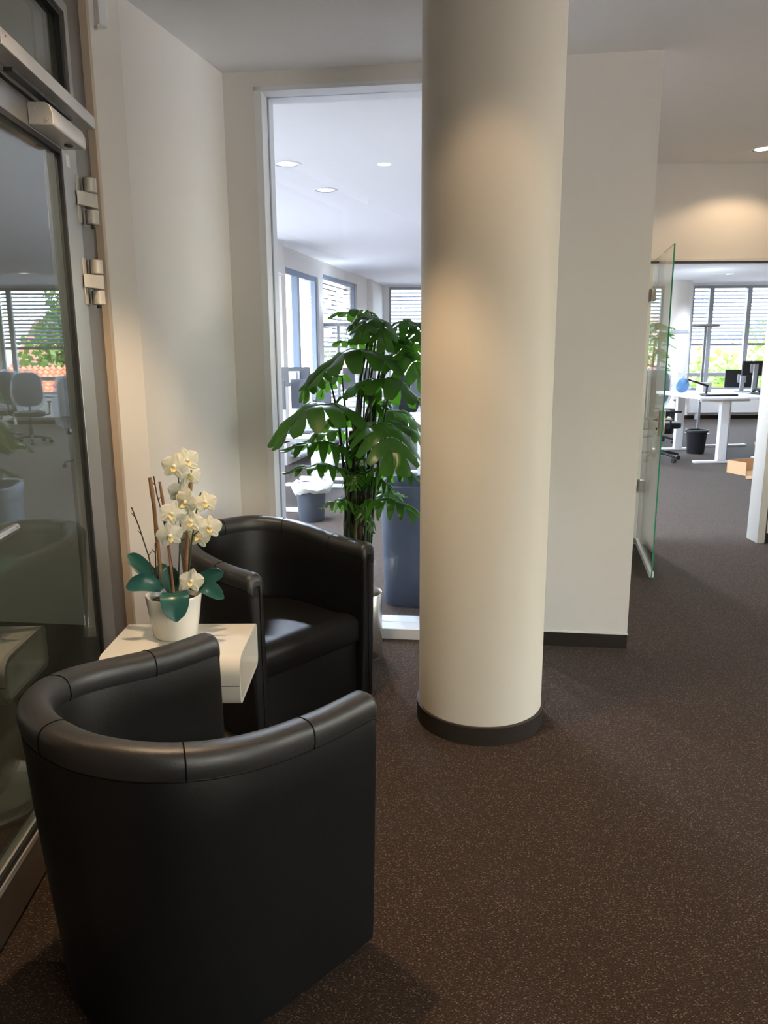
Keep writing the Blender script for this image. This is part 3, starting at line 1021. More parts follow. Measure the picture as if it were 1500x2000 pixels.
def rrect(y0, y1, z0, z1, rads, n=8):
    pts = []
    for (cy, cz, a0, r) in ((y1, z1, 0, rads[0]), (y0, z1, 90, rads[1]), (y0, z0, 180, rads[2]), (y1, z0, 270, rads[3])):
        sy = cy - r if cy == y1 else cy + r
        sz = cz - r if cz == z1 else cz + r
        for i in range(n + 1):
            g_ = math.radians(a0 + 90 * i / n)
            pts.append((sy + r * math.cos(g_), sz + r * math.sin(g_)))
    return pts


outer = rrect(Y0, Y1, Z0, Z1, (0.03, 0.055, 0.03, 0.03))
inn = rrect(Y0 + TH, Y1 - TH, Z0 + TH, Z1 - TH, (0.018, 0.042, 0.018, 0.018))
tl = MB().loops([[(X0, y, z) for y, z in outer], [(X1, y, z) for y, z in outer], [(X1, y, z) for y, z in inn], [(X0, y, z) for y, z in inn]], wrap=True)
tl.build('loop_top', 'white_lacquer', st_, smooth=True)
MB().box(X0 + 0.002, X1 - 0.002, Y0 - 0.0006, Y0, 0.484, 0.4865).build('joint_line', 'leather_seam', st_)
cs = []
for i in range(13):
    u = i / 12
    cs.append((-0.06 - 0.07 * math.sin(math.pi * u), 0.022 + 0.400 * u))
MB().loops([[(x - 0.02, -0.10, z), (x + 0.02, -0.10, z), (x + 0.02, 0.10, z), (x - 0.02, 0.10, z)] for x, z in cs]).build('stem', 'white_lacquer', st_, smooth=True)
MB().lathe([(0.0, 0.0), (0.19, 0.0), (0.195, 0.006), (0.195, 0.016), (0.185, 0.022), (0.0, 0.022)], 56, (-0.05, 0, 0), cap=False).build('base_plate', 'white_lacquer', st_, smooth=True)
MB().lathe([(0.150, 0.022), (0.152, 0.050), (0.165, 0.058), (0.182, 0.050), (0.186, 0.022)], 56, (-0.05, 0, 0), cap=False).build('base_ring', 'white_lacquer', st_, smooth=True)


# ---------------------------------------------------------------- leaves
def monstera_leaf(base, tip, width, arch, kind, rnd):
    """heart shaped blade with slits between its lobes, arched along the midrib and drooping to both sides"""
    B, T_ = Vector(base), Vector(tip)
    d = T_ - B
    ln = d.length
    up = Vector((0, 0, 1))
    # the blade faces up and a little towards the room
    side = d.cross(up)
    if side.length < 1e-4:
        side = Vector((1, 0, 0))
    side.normalize()
    tilt = rnd.uniform(-0.35, 0.35)
    nrm = side.cross(d.normalized()).normalized()
    if nrm.z < 0:
        nrm = -nrm
    side = (side * math.cos(tilt) + nrm * math.sin(tilt)).normalized()
    nrm = side.cross(d.normalized()).normalized()
    if nrm.z < 0:
        nrm = -nrm
    droop = rnd.uniform(0.55, 1.0) if kind == 'b' else rnd.uniform(0.9, 1.3)
    K = 5 if kind == 'b' else 7
    v0 = 0.50 if kind == 'b' else 0.16
    gap = 0.34 if kind == 'b' else 0.60
    back = 0.16 * ln                          # lobes reaching behind the stalk

    def mid(s):
        return B + d * s + nrm * (arch * 4 * s * (1 - s) * 0.8) - up * (arch * 0.5 * s * s)
    mb = MB()
    nv = 7
    for sgn in (-1, 1):
        for k in range(K):
            s0, s1 = k / K, (k + 1) / K
            sm = (s0 + s1) / 2
            vs, fs = [], []
            ns = 5
            for j in range(nv):
                v = j / (nv - 1)
                g_ = gap * smooth01((v - v0) / (1 - v0)) if v > v0 else 0.0
                if v > 0.93:
                    g_ = min(0.9, g_ + 0.25)
                for i in range(ns):
                    s = lerp(s0, s1, i / (ns - 1))
                    s = sm + (s - sm) * (1 - g_)
                    hw = width / 2 * (math.sin(math.pi * min(1, 0.20 + 0.80 * s) ** 0.80) ** 0.62 if s < 0.999 else 0.02)
                    hw = max(hw, 0.004)
                    fwd = (0.30 * s + 0.06) * ln * v * 0.55 - back * v * (1 - s) ** 2 * 1.2
                    pt = mid(s) + side * (sgn * hw * v) + d.normalized() * fwd
                    pt = pt - up * (droop * hw * (v ** 1.7) * 0.75) + nrm * (0.10 * hw * math.sin(v * 3.0)) + nrm * (0.006 * math.sin(9 * s + 5 * v + k))
                    vs.append(pt)
            for j in range(nv - 1):
                for i in range(ns - 1):
                    q_ = (j * ns + i, j * ns + i + 1, (j + 1) * ns + i + 1, (j + 1) * ns + i)
                    fs.append(q_ if sgn > 0 else q_[::-1])
            mb.add(vs, fs)
    return mb, [mid(i / 8) for i in range(9)], nrm


rnd = random.Random(7)
PX, PY = -0.140, 3.600
pl = thing('potted_monstera', 'tall potted monstera with split leaves in a steel planter by the interior window', 'potted plant', (PX, PY, 0), 0)


def rel(q_):
    return Vector(q_) - Vector((PX, PY, 0))


MB().lathe([(0.0, 0.006), (0.106, 0.006), (0.110, 0.012), (0.110, 0.330), (0.108, 0.334), (0.104, 0.330), (0.104, 0.02), (0.0, 0.02)], 56, (0.018, 0, 0), cap=False).build('planter', 'steel', pl, smooth=True)
MB().lathe([(0.0, 0.0), (0.108, 0.0), (0.1115, 0.002), (0.1115, 0.014), (0.1105, 0.016)], 56, (0.018, 0, 0), cap=False).build('planter_foot', 'rubber', pl, smooth=True)
MB().lathe([(0.0, 0.24), (0.1035, 0.235), (0.1035, 0.20), (0.0, 0.20)], 32, (0.018, 0, 0), cap=False).build('soil', 'soil', pl, smooth=True)
tr = []
for i in range(24):
    z = lerp(0.22, 1.12, i / 23)
    tr.append([(0.034 * (1 + 0.10 * math.sin(i * 2.1 + k * 1.7)) * math.cos(2 * math.pi * k / 14) + 0.012 * (z - 0.2), 0.034 * (1 + 0.10 * math.sin(i * 1.3 + k * 2.3)) * math.sin(2 * math.pi * k / 14), z) for k in range(14)])
MB().loops(tr).build('trunk', 'coir_trunk', pl, smooth=True)
for i, (b_, t_, w_, a_, k_) in enumerate(MONSTERA_LEAVES):
    b2, t2 = rel(b_), rel(t_)
    mb, mid_, nr = monstera_leaf(b2, t2, w_ * 1.05, a_, k_, rnd)
    lf = mb.build('leaf', 'monstera_leaf', pl, smooth=True)
    MB().tube([q_ + nr * 0.0005 for q_ in mid_], [lerp(0.0035, 0.001, j / 8) for j in range(9)], 6).build('midrib', 'monstera_stem', lf, smooth=True)
    an = rnd.uniform(0, 6.28)
    x0, y0 = 0.052 * math.cos(an), 0.045 * math.sin(an)
    if k_ == 'b':
        z0_ = 0.24
        pth = [(x0, y0, z0_), (x0 * 1.25 + b2.x * 0.12, y0 * 1.2 + b2.y * 0.1, lerp(z0_, b2.z, 0.45)), (lerp(x0, b2.x, 0.55), lerp(y0, b2.y, 0.55), lerp(z0_, b2.z, 0.82)), b2]
        r_ = [0.0075, 0.007, 0.006, 0.0035]
    else:
        z0_ = max(0.25, b2.z - 0.16)
        pth = [(x0 * 0.6, y0 * 0.6, z0_), (x0 * 0.9, y0 * 0.9, b2.z - 0.05), b2]
        r_ = [0.006, 0.005, 0.003]
    MB().tube(pth, r_, 8).build('stem', 'monstera_stem', pl, smooth=True)


# ---------------------------------------------------------------- orchid on the side table
OX, OY, OZ = -0.695, 2.42, 0.572
orc = thing('potted_orchid', 'white artificial orchid in a cream pot standing on the side table', 'potted plant', (OX, OY, OZ), 0)


def relo(q_):
    return Vector(q_) - Vector((OX, OY, OZ))


MB().lathe([(0.0, 0.0), (0.068, 0.0), (0.072, 0.004), (0.0905, 0.138), (0.0890, 0.142), (0.0855, 0.138), (0.0800, 0.09), (0.0, 0.088)], 56, cap=False).build('pot', 'white_lacquer', orc, smooth=True)
MB().lathe([(0.0, 0.126), (0.05, 0.122), (0.084, 0.112), (0.082, 0.09), (0.0, 0.09)], 32, cap=False).build('moss', 'moss', orc, smooth=True)
for pth, r_, nm in ORCHID_STICKS:
    pp = [relo(q_) for q_ in pth]
    fine = []
    for u, v in zip(pp[:-1], pp[1:]):
        for i in range(4):
            fine.append(u.lerp(v, i / 4))
    fine.append(pp[-1])
    rs = [r_ * (1 + (0.22 if (nm == 'bamboo_stick' and i % 5 == 2) else 0.0)) for i in range(len(fine))]
    so = MB().tube(fine, rs, 8).build(nm, 'bamboo' if nm == 'bamboo_stick' else ('twig_brown' if nm == 'twig' else 'monstera_stem'), orc, smooth=True)
    if nm == 'twig':
        for i in (2, 5, 8):
            if i < len(fine):
                q_ = fine[i]
                MB().tube([q_, q_ + Vector((rnd.choice((-1, 1)) * 0.012, 0.0, 0.014))], [0.0018, 0.0008], 5).build('thorn', 'twig_brown', so)
for b_, t_, w_, a_ in ORCHID_LEAVES:
    B, T_ = relo(b_), relo(t_)
    d = T_ - B
    up = Vector((0, 0, 1))
    toc = Vector((0.25, -1, 0.35)).normalized()
    side = d.cross(toc).normalized()
    nr = side.cross(d).normalized()
    if nr.dot(toc) < 0:
        nr = -nr
    rings = []
    ns = 14
    for i in range(ns + 1):
        s = i / ns
        hw = w_ / 2 * max(0.10, (1 - abs((s - 0.56) / (0.56 if s < 0.56 else 0.44)) ** 2.4) ** 0.5)
        c_ = B + d * s + nr * (a_ * 4 * s * (1 - s)) * 0.5 + up * (a_ * 4 * s * (1 - s)) * 0.6
        row = []
        for j in range(-3, 4):
            v = j / 3
            row.append(c_ + side * (hw * v) + nr * (0.22 * hw * (v * v)))
        row2 = [q_ - nr * 0.0022 for q_ in reversed(row)]
        rings.append(row + row2)
    MB().loops(rings).build('leaf', 'orchid_leaf', orc, smooth=True)


def petal(mb, L_, W_, ang, cup, off=0.0, base_=0.12):
    rows = []
    n = 8
    for i in range(n + 1):
        s = i / n
        hw = W_ / 2 * max(0.08, math.sin(math.pi * min(0.985, base_ + (1 - base_) * s)) ** 0.55)
        row = []
        for j in range(-3, 4):
            v = j / 3
            x = hw * v
            y = off + L_ * s
            z = cup * (s * s) - 0.18 * hw * v * v + 0.0015 * math.sin(7 * v + 5 * s)
            row.append(Vector((x * math.cos(ang) - y * math.sin(ang), x * math.sin(ang) + y * math.cos(ang), z)))
        rows.append(row)
    mb.loops(rows, closed=False, cap=False)


for i, q_ in enumerate(ORCHID_FLOWERS):
    c_ = relo(q_)
    face = Vector((rnd.uniform(-0.55, 0.6), -1.0, rnd.uniform(-0.25, 0.35))).normalized()
    rot = face.to_track_quat('Z', 'Y').to_matrix().to_4x4()
    rot = Matrix.Translation(c_) @ rot @ Matrix.Rotation(rnd.uniform(-0.5, 0.5), 4, 'Z')
    cup = rnd.uniform(-0.010, 0.008)
    fl = None
    sc = rnd.uniform(0.92, 1.1)
    for k, (L_, W_, an) in enumerate([(0.040, 0.048, 1.35), (0.040, 0.048, -1.35), (0.040, 0.030, 0.0), (0.038, 0.028, 2.45), (0.038, 0.028, -2.45)]):
        mb = MB()
        petal(mb, L_ * sc, W_ * sc, an, cup if k < 2 else -0.004)
        mb.v = [tuple(rot @ Vector(v)) for v in mb.v]
        if fl is None:
            cen = MB().lathe([(0.0, 0.012), (0.004, 0.010), (0.007, 0.004), (0.006, -0.004), (0.0, -0.006)], 12, cap=False)
            cen.v = [tuple(rot @ Vector(v)) for v in cen.v]
            fl = cen.build('flower', 'orchid_petal', orc, smooth=True)
        mb.build('petal', 'orchid_petal', fl, smooth=True)
    lip = MB()
    petal(lip, 0.016, 0.018, math.pi, 0.012, 0.002)
    lip.v = [tuple(rot @ (Vector(v) + Vector((0, 0, 0.006)))) for v in lip.v]
    lip.build('lip', 'orchid_lip', fl, smooth=True)


# ---------------------------------------------------------------- office furniture
def desk(label, loc, rz, w=1.6, d=0.8, h=0.74, tray=True):
    t = thing('office_desk', label, 'desk', (loc[0], loc[1], 0), rz, 'white office desks')
    MB().box(-w / 2, w / 2, -d / 2, d / 2, h - 0.025, h).build('tabletop', 'white_desk', t, bevel=0.003)
    MB().box(-w / 2 + 0.12, w / 2 - 0.12, -0.05, 0.05, h - 0.085, h - 0.025).build('crossbar', 'white_desk', t)
    for s in (-1, 1):
        x = s * (w / 2 - 0.14)
        lg = MB().box(x - 0.04, x + 0.04, -0.055, 0.055, 0.03, h - 0.03).build('leg', 'white_desk', t, bevel=0.004)
        MB().box(x - 0.037, x + 0.037, -d / 2 + 0.04, d / 2 - 0.04, 0.0, 0.032).build('foot', 'white_desk', lg, bevel=0.006)
        MB().box(x - 0.03, x + 0.03, -d / 2 + 0.08, d / 2 - 0.08, h - 0.06, h - 0.025).build('bracket', 'white_desk', lg)
    if tray:
        MB().box(-w / 2 + 0.3, w / 2 - 0.3, 0.10, 0.24, h - 0.16, h - 0.145).box(-w / 2 + 0.3, w / 2 - 0.3, 0.10, 0.108, h - 0.16, h - 0.06).build('cable_tray', 'plastic_dark', t)
    return t


def rounded_panel(w, h, y0, y1, zc, bow=0.03, n=10, e=3.2):
    """upholstered panel: superellipse outline, bowed front to back"""
    mb = MB()
    rings = []
    for (sc, y) in ((0.90, y0), (1.0, lerp(y0, y1, 0.3)), (1.0, lerp(y0, y1, 0.7)), (0.90, y1)):
        ring = []
        for k in range(28):
            th = 2 * math.pi * k / 28
            cx, sz = math.cos(th), math.sin(th)
            x = w / 2 * sc * math.copysign(abs(cx) ** (2 / e), cx)
            z = h / 2 * sc * math.copysign(abs(sz) ** (2 / e), sz)
            ring.append((x, y + bow * (2 * x / w) ** 2 - bow * 0.5 * (2 * z / h) ** 2, zc + z))
        rings.append(ring)
    mb.loops(rings)
    return mb


def office_chair(label, loc, rz, cover=False, mat='fabric_black', group='swivel office chairs'):
    t = thing('office_chair', label, 'office chair', (loc[0], loc[1], 0), rz, group)
    MB().prism([(0.24 * math.copysign(abs(math.cos(a)) ** 0.6, math.cos(a)), 0.23 * math.copysign(abs(math.sin(a)) ** 0.6, math.sin(a)) + 0.02) for a in [2 * math.pi * k / 28 for k in range(28)]], 0.44, 0.52).build('seat', mat, t, bevel=0.025, seg=3)
    rounded_panel(0.45, 0.56, -0.26, -0.20, 0.86).build('backrest', mat, t, smooth=True)
    MB().tube([(0, -0.05, 0.42), (0, -0.24, 0.43), (0, -0.285, 0.52), (0, -0.27, 0.80)], 0.018, 8).build('back_bracket', 'plastic_black', t, smooth=True)
    MB().lathe([(0.030, 0.10), (0.030, 0.26), (0.016, 0.27), (0.016, 0.42), (0.06, 0.425), (0.06, 0.44)], 16).build('gas_lift', 'plastic_black', t, smooth=True)
    for s in (-1, 1):
        ar = MB().tube([(s * 0.22, 0.0, 0.45), (s * 0.30, 0.0, 0.47), (s * 0.31, 0.0, 0.66)], 0.014, 8).build('armrest', 'plastic_black', t, smooth=True)
        MB().box(s * 0.31 - 0.035, s * 0.31 + 0.035, -0.12, 0.13, 0.66, 0.685).build('arm_pad', 'plastic_black', ar, bevel=0.01)
    for k in range(5):
        a = 2 * math.pi * k / 5 + 0.3
        ca, sa = math.cos(a), math.sin(a)
        lg = MB().tube([(0.02 * ca, 0.02 * sa, 0.115), (0.16 * ca, 0.16 * sa, 0.105), (0.30 * ca, 0.30 * sa, 0.075)], [0.026, 0.021, 0.015], 8).build('base_arm', 'plastic_black', t, smooth=True)
        MB().tube([(0.30 * ca - 0.02 * sa, 0.30 * sa + 0.02 * ca, 0.03), (0.30 * ca + 0.02 * sa, 0.30 * sa - 0.02 * ca, 0.03)], 0.03, 12).build('caster', 'plastic_black', lg, smooth=True)
    if cover:
        r2 = random.Random(int(abs(loc[0] * 100 + loc[1] * 10)))
        cv = rounded_panel(0.51, 0.68, -0.31, -0.15, 0.84, e=2.6)
        cv.v = [(x + r2.uniform(-0.012, 0.012), y + r2.uniform(-0.02, 0.02), z + r2.uniform(-0.012, 0.012)) for x, y, z in cv.v]
        cv.build('plastic_cover', 'plastic_film', t, smooth=True)
    return t


def monitor(label, loc, rz, w=0.54, h=0.33, zc=0.42, tilt=0.0, arm='stand', group='office monitors', mat='screen_back'):
    """stands on a desk top at loc; its back faces -Y"""
    t = thing('computer_monitor', label, 'monitor', loc, rz, group)
    MB().box(-w / 2, w / 2, -0.012, 0.018, zc - h / 2, zc + h / 2).build('housing', mat, t, bevel=0.006)
    MB().box(-w / 2 + 0.012, w / 2 - 0.012, 0.0182, 0.0192, zc - h / 2 + 0.014, zc + h / 2 - 0.012).build('screen', 'plastic_black', t)
    MB().box(-0.06, 0.06, -0.030, -0.012, zc - 0.06, zc + 0.06).build('mount_plate', 'screen_arm', t, bevel=0.004)
    MB().box(-0.032, 0.032, -0.060, -0.030, 0.01, zc + 0.05).build('stand_neck', 'screen_arm', t, bevel=0.008)
    MB().box(-0.12, 0.12, -0.13, 0.09, 0.0, 0.012).build('stand_foot', 'screen_arm', t, bevel=0.004)
    return t


def waste_bin(label, loc, rt_, rb, h, mat, bag=False):
    t = thing('waste_bin', label, 'bin', (loc[0], loc[1], 0), 0, None)
    MB().lathe([(0.0, 0.0), (rb - 0.006, 0.0), (rb, 0.006), (rt_, h - 0.01), (rt_ + 0.006, h), (rt_ - 0.004, h), (rb - 0.008, 0.012), (0.0, 0.012)], 40, cap=False).build('body', mat, t, smooth=True)
    if bag:
        r2 = random.Random(4)
        rings = []
        prof_ = [(rt_ - 0.03, h - 0.10), (rt_ - 0.014, h - 0.02), (rt_ + 0.006, h + 0.018), (rt_ + 0.038, h - 0.002), (rt_ + 0.045, h - 0.03), (rt_ + 0.022, h - 0.065), (rt_ + 0.010, h - 0.080)]
        n = 44
        ph = [r2.uniform(0, 6.28) for _ in range(4)]
        for j, (r_, z_) in enumerate(prof_):
            ring = []
            for k in range(n):
                th = 2 * math.pi * k / n
                wv = (0.010 * math.sin(3 * th + ph[0]) + 0.007 * math.sin(7 * th + ph[1]) + 0.005 * math.sin(13 * th + ph[2] + j)) * (0.3 if j < 2 else 1)
                ring.append(((r_ + wv) * math.cos(th), (r_ + wv) * math.sin(th), z_ + wv * 0.9 - (0.018 * math.sin(2 * th + ph[3]) if j > 4 else 0)))
            rings.append(ring)
        MB().loops(rings, cap=False).build('bag', 'bin_bag', t, smooth=True)
    else:
        MB().lathe([(rt_ + 0.004, h - 0.03), (rt_ + 0.010, h - 0.028), (rt_ + 0.010, h + 0.002), (rt_ - 0.002, h + 0.002)], 40, cap=False).build('rim', mat, t, smooth=True)
    return t


# --- desks seen through the interior window
waste_bin('grey waste bin with a white bag folded over its rim, behind the interior window', (-0.645, 6.70), 0.135, 0.112, 0.335, 'bin_grey', True)
A12 = math.radians(-11.5)
desk('white desk with monitors nearest the bagged waste bin', (-0.87, 7.76), math.radians(78.5), 1.6, 0.8, 0.73)
desk('white desk in line behind the monitor desk', (-0.50, 9.50), math.radians(78.5), 1.6, 0.8, 0.73)
monitor('dark computer monitor seen from behind beside the white window frame', (-1.13, 7.42, 0.73), A12, 0.40, 0.28, 0.34)
monitor('dark computer monitor seen from behind above the bagged waste bin', (-0.70, 7.50, 0.73), A12, 0.40, 0.28, 0.34)
monitor('dark computer monitor raised higher at the rear of the desk', (-0.93, 8.22, 0.73), A12, 0.32, 0.20, 0.48)
kb = MB().box(-0.20, 0.20, -0.07, 0.07, 0.0, 0.018).build('keyboard', 'plastic_dark', None, bevel=0.004)
kb.location = (-0.86, 7.16, 0.73)
kb.rotation_euler = (0, 0, A12)
tag(kb, 'dark keyboard lying on the desk before the two monitors', 'keyboard')
office_chair('dark blue swivel chair beside the monitor desk', (-0.12, 7.35), math.radians(95), False, 'fabric_blue')
desk('white desk standing behind the monstera', (0.55, 8.6), math.radians(78), 1.6, 0.8, 0.73)
monitor('dark monitor on the desk behind the monstera', (0.55, 8.7, 0.73), math.radians(10), 0.5, 0.30, 0.34)
office_chair('black swivel chair beyond the desk behind the monstera', (0.35, 10.4), math.radians(200), False)
desk('white desk under the blue framed side window', (-0.35, 11.6), math.radians(78), 1.6, 0.8, 0.73)
monitor('dark monitor on the desk under the blue framed side window', (-0.35, 11.4, 0.73), math.radians(-10), 0.5, 0.30, 0.34)

# tall grey paper container just behind the glass
ct = thing('paper_container', 'tall dark grey plastic paper container just behind the interior window glass', 'container', (0.235, 4.50, 0), math.radians(-8))
rings = []
for z, sx_, sy_ in ((0.0, 0.215, 0.185), (0.01, 0.225, 0.195), (0.66, 0.245, 0.215), (0.665, 0.252, 0.222), (0.725, 0.255, 0.225), (0.73, 0.250, 0.220), (0.725, 0.236, 0.206), (0.03, 0.21, 0.18)):
    ring = []
    for k in range(44):
        th = 2 * math.pi * k / 44
        ca, sa = math.cos(th), math.sin(th)
        ring.append((sx_ * math.copysign(abs(ca) ** 0.5, ca), sy_ * math.copysign(abs(sa) ** 0.5, sa), z))
    rings.append(ring)
MB().loops(rings).build('body', 'container_grey', ct, smooth=True)
MB().box(-0.12, 0.12, -0.222, -0.216, 0.675, 0.715).build('grip', 'container_grey', ct, bevel=0.002)


# floor standing uplights
def uplight(label, loc, rz):
    t = thing('floor_uplight', label, 'floor lamp', (loc[0], loc[1], 0), rz, 'slim office uplights')
    MB().box(-0.17, 0.17, -0.14, 0.14, 0.0, 0.012).build('base', 'screen_arm', t, bevel=0.004)
    MB().box(-0.022, 0.022, -0.015, 0.015, 0.012, 1.83).build('pole', 'screen_arm', t, bevel=0.004)
    MB().lathe([(0.0, 1.825), (0.16, 1.828), (0.18, 1.845), (0.16, 1.875), (0.0, 1.88)], 32, cap=False, sx=1.5, sy=0.7).build('lamp_head', 'screen_arm', t, smooth=True)
    ld = bpy.data.lights.new('uplight_beam', 'SPOT')
    ld.energy = 28
    ld.color = COOL
    ld.spot_size = 2.9
    ld.spot_blend = 0.6
    ld.shadow_soft_size = 0.2
    lo = bpy.data.objects.new('uplight_beam', ld)
    C.objects.link(lo)
    lo.parent = t
    lo.location = (0, 0, 1.90)
    lo.rotation_euler = (math.pi, 0, 0)
    return t


uplight('slim silver uplight standing before the lowered side blind', (-0.68, 12.0), 0.1)
uplight('slim silver uplight standing before the wide grey window', (5.52, 13.5), 0.1)

# --- desks seen through the glass doorway
desk('white sit-stand desk with a lamp and lying keyboard, seen through the doorway', (4.39, 10.68), math.radians(93), 1.6, 0.8, 0.86, False)
desk('white sit-stand desk beside the lamp desk, seen through the doorway', (5.28, 11.05), math.radians(97), 1.6, 0.8, 0.86, False)
office_chair('black swivel chair turned sideways beside the glass door leaf', (3.69, 10.30), math.radians(-82), False)
office_chair('plastic wrapped swivel chair behind the black waste bin', (4.3, 12.2), math.radians(170), True)
office_chair('plastic wrapped swivel chair beside the door frame and cardboard sheets', (5.55, 9.75), math.radians(150), True)
waste_bin('black waste bin standing under the white sit-stand desks', (4.47, 10.95), 0.145, 0.115, 0.34, 'plastic_dark')
waste_bin('black waste bin in front of the far radiator', (5.0, 13.6), 0.15, 0.12, 0.42, 'plastic_black')
monitor('black monitor at the end of the lamp desk', (5.13, 10.82, 0.86), math.radians(10), 0.34, 0.20, 0.34, mat='plastic_black')
monitor('black low monitor on the rear sit-stand desk', (5.22, 11.35, 0.86), math.radians(-8), 0.46, 0.26, 0.18, mat='plastic_black')

lp = thing('desk_lamp', 'desk lamp with an oval blue film covered head on a black arm', 'desk lamp', (4.37, 10.50, 0.86), 0)
MB().lathe([(0.0, 0.0), (0.09, 0.0), (0.09, 0.012), (0.03, 0.02), (0.0, 0.02)], 28, cap=False).build('base', 'plastic_black', lp, smooth=True)
MB().tube([(0, 0, 0.02), (0.005, 0, 0.10), (0.02, 0, 0.115), (-0.26, 0, 0.205)], [0.014, 0.014, 0.016, 0.012], 10).build('arm', 'plastic_black', lp, smooth=True)
hdm = MB().lathe([(0.0, -0.012), (0.10, -0.012), (0.115, 0.0), (0.10, 0.016), (0.0, 0.022)], 32, cap=False, sx=0.75)
mt_ = Matrix.Translation((-0.33, 0, 0.125)) @ Matrix.Rotation(math.radians(62), 4, 'X') @ Matrix.Rotation(math.radians(-28), 4, 'Z')
hdm.v = [tuple(mt_ @ Vector(v)) for v in hdm.v]
hdm.build('lamp_head', 'blue_film', lp, smooth=True)

kb = MB().box(-0.22, 0.22, -0.075, 0.075, 0.0, 0.025).build('keyboard', 'plastic_black', None, bevel=0.004)
kb.location = (4.42, 10.20, 0.86)
kb.rotation_euler = (0, 0, 0.08)
tag(kb, 'black keyboard lying in front of the blue headed desk lamp', 'keyboard')
ph = thing('desk_telephone', 'dark desk telephone at the end of the lamp desk', 'telephone', (5.12, 10.50, 0.86), 0.2)
MB().prism([(-0.10, -0.09), (0.12, -0.09), (0.12, 0.09), (-0.10, 0.09)], 0.0, 0.03).build('body', 'plastic_black', ph, bevel=0.008)
MB().tube([(-0.08, -0.07, 0.045), (-0.09, 0.0, 0.075), (-0.08, 0.07, 0.045)], [0.02, 0.014, 0.02], 10).build('handset', 'plastic_black', ph, smooth=True)
bgm = MB()
r3 = random.Random(11)
bgm.lathe([(0.0, 0.0), (0.12, 0.004), (0.13, 0.06), (0.08, 0.15), (0.03, 0.21), (0.06, 0.26)], 18, cap=False)
bgm.v = [(x + r3.uniform(-0.02, 0.02), y + r3.uniform(-0.02, 0.02), max(0.001, z + r3.uniform(-0.012, 0.012))) for x, y, z in bgm.v]
bg = bgm.build('plastic_bag', 'plastic_film', None, smooth=True)
bg.location = (4.33, 11.30, 0.86)
tag(bg, 'clear plastic bag standing on the rear sit-stand desk', 'bag')
cbx = MB().box(-0.09, 0.09, -0.06, 0.06, 0.0, 0.13).build('small_carton', 'paper', None, bevel=0.003)
cbx.location = (4.63, 11.22, 0.86)
cbx.rotation_euler = (0, 0, 0.5)
tag(cbx, 'small white carton beside the clear plastic bag', 'box')
c1 = thing('cardboard_box', 'opened brown cardboard box with a flap folded out on the carpet', 'box', (4.44, 9.15, 0), math.radians(20))
MB().box(-0.25, 0.25, -0.15, 0.15, 0.005, 0.012).box(-0.25, -0.242, -0.15, 0.15, 0.012, 0.16).box(0.242, 0.25, -0.15, 0.15, 0.012, 0.16).box(-0.25, 0.25, 0.142, 0.15, 0.012, 0.16).build('body', 'cardboard', c1)
fm = MB().loops([[(-0.25, -0.15, 0.012), (-0.25, -0.15, 0.018)], [(-0.40, -0.30, 0.055), (-0.40, -0.30, 0.061)], [(0.20, -0.36, 0.09), (0.20, -0.36, 0.096)], [(0.25, -0.15, 0.012), (0.25, -0.15, 0.018)]], wrap=True, cap=False)
MB().prism([(-0.25, -0.152), (-0.42, -0.33), (0.22, -0.36), (0.25, -0.152)], 0.004, 0.010).build('flap', 'cardboard', c1)
fl2 = MB().box(-0.004, 0.004, -0.15, 0.15, 0.0, 0.22)
mt_ = Matrix.Translation((0.246, 0, 0.16)) @ Matrix.Rotation(math.radians(-28), 4, 'Y')
fl2.v = [tuple(mt_ @ Vector(v)) for v in fl2.v]
fl2.build('flap', 'cardboard', c1)

# items seen mirrored in the metal door's glass
office_chair('plastic wrapped swivel chair before the long radiator', (3.18, 12.9), math.radians(160), True)
office_chair('plastic wrapped swivel chair in the middle of the open office carpet', (1.42, 10.2), math.radians(100), True)
office_chair('plastic wrapped swivel chair near the mullioned far window', (3.85, 13.4), math.radians(200), True)

# radiators under the far windows
rad_lab = ['white panel radiator near the bright corner column', 'long white panel radiator under the roof view window', 'white panel radiator next to the banded office column', 'white panel radiator behind the sit-stand desks']
for i, (a, b) in enumerate(FAR_WINS):
    rd = thing('radiator', rad_lab[i], 'radiator', ((a + b) / 2, FAR_Y - 0.09, 0), 0, 'radiators under the far windows')
    w_ = b - a - 0.1
    MB().box(-w_ / 2, w_ / 2, -0.05, 0.05, 0.14, 0.54).build('panel', 'radiator_white', rd, bevel=0.006)
    gr = MB()
    for k in range(24):
        x = -w_ / 2 + 0.04 + (w_ - 0.08) * k / 23
        gr.box(x - 0.008, x + 0.008, -0.04, 0.04, 0.54, 0.548)
    gr.build('top_grille', 'radiator_white', rd)
    for s in (-1, 1):
        MB().box(s * (w_ / 2 - 0.15) - 0.02, s * (w_ / 2 - 0.15) + 0.02, -0.03, 0.03, 0.0, 0.14).build('foot', 'radiator_white', rd)
    MB().lathe([(0.0, 0.0), (0.022, 0.0), (0.022, 0.07), (0.0, 0.075)], 14, (-w_ / 2 - 0.03, -0.03, 0.46), cap=False).build('valve', 'radiator_white', rd, smooth=True)

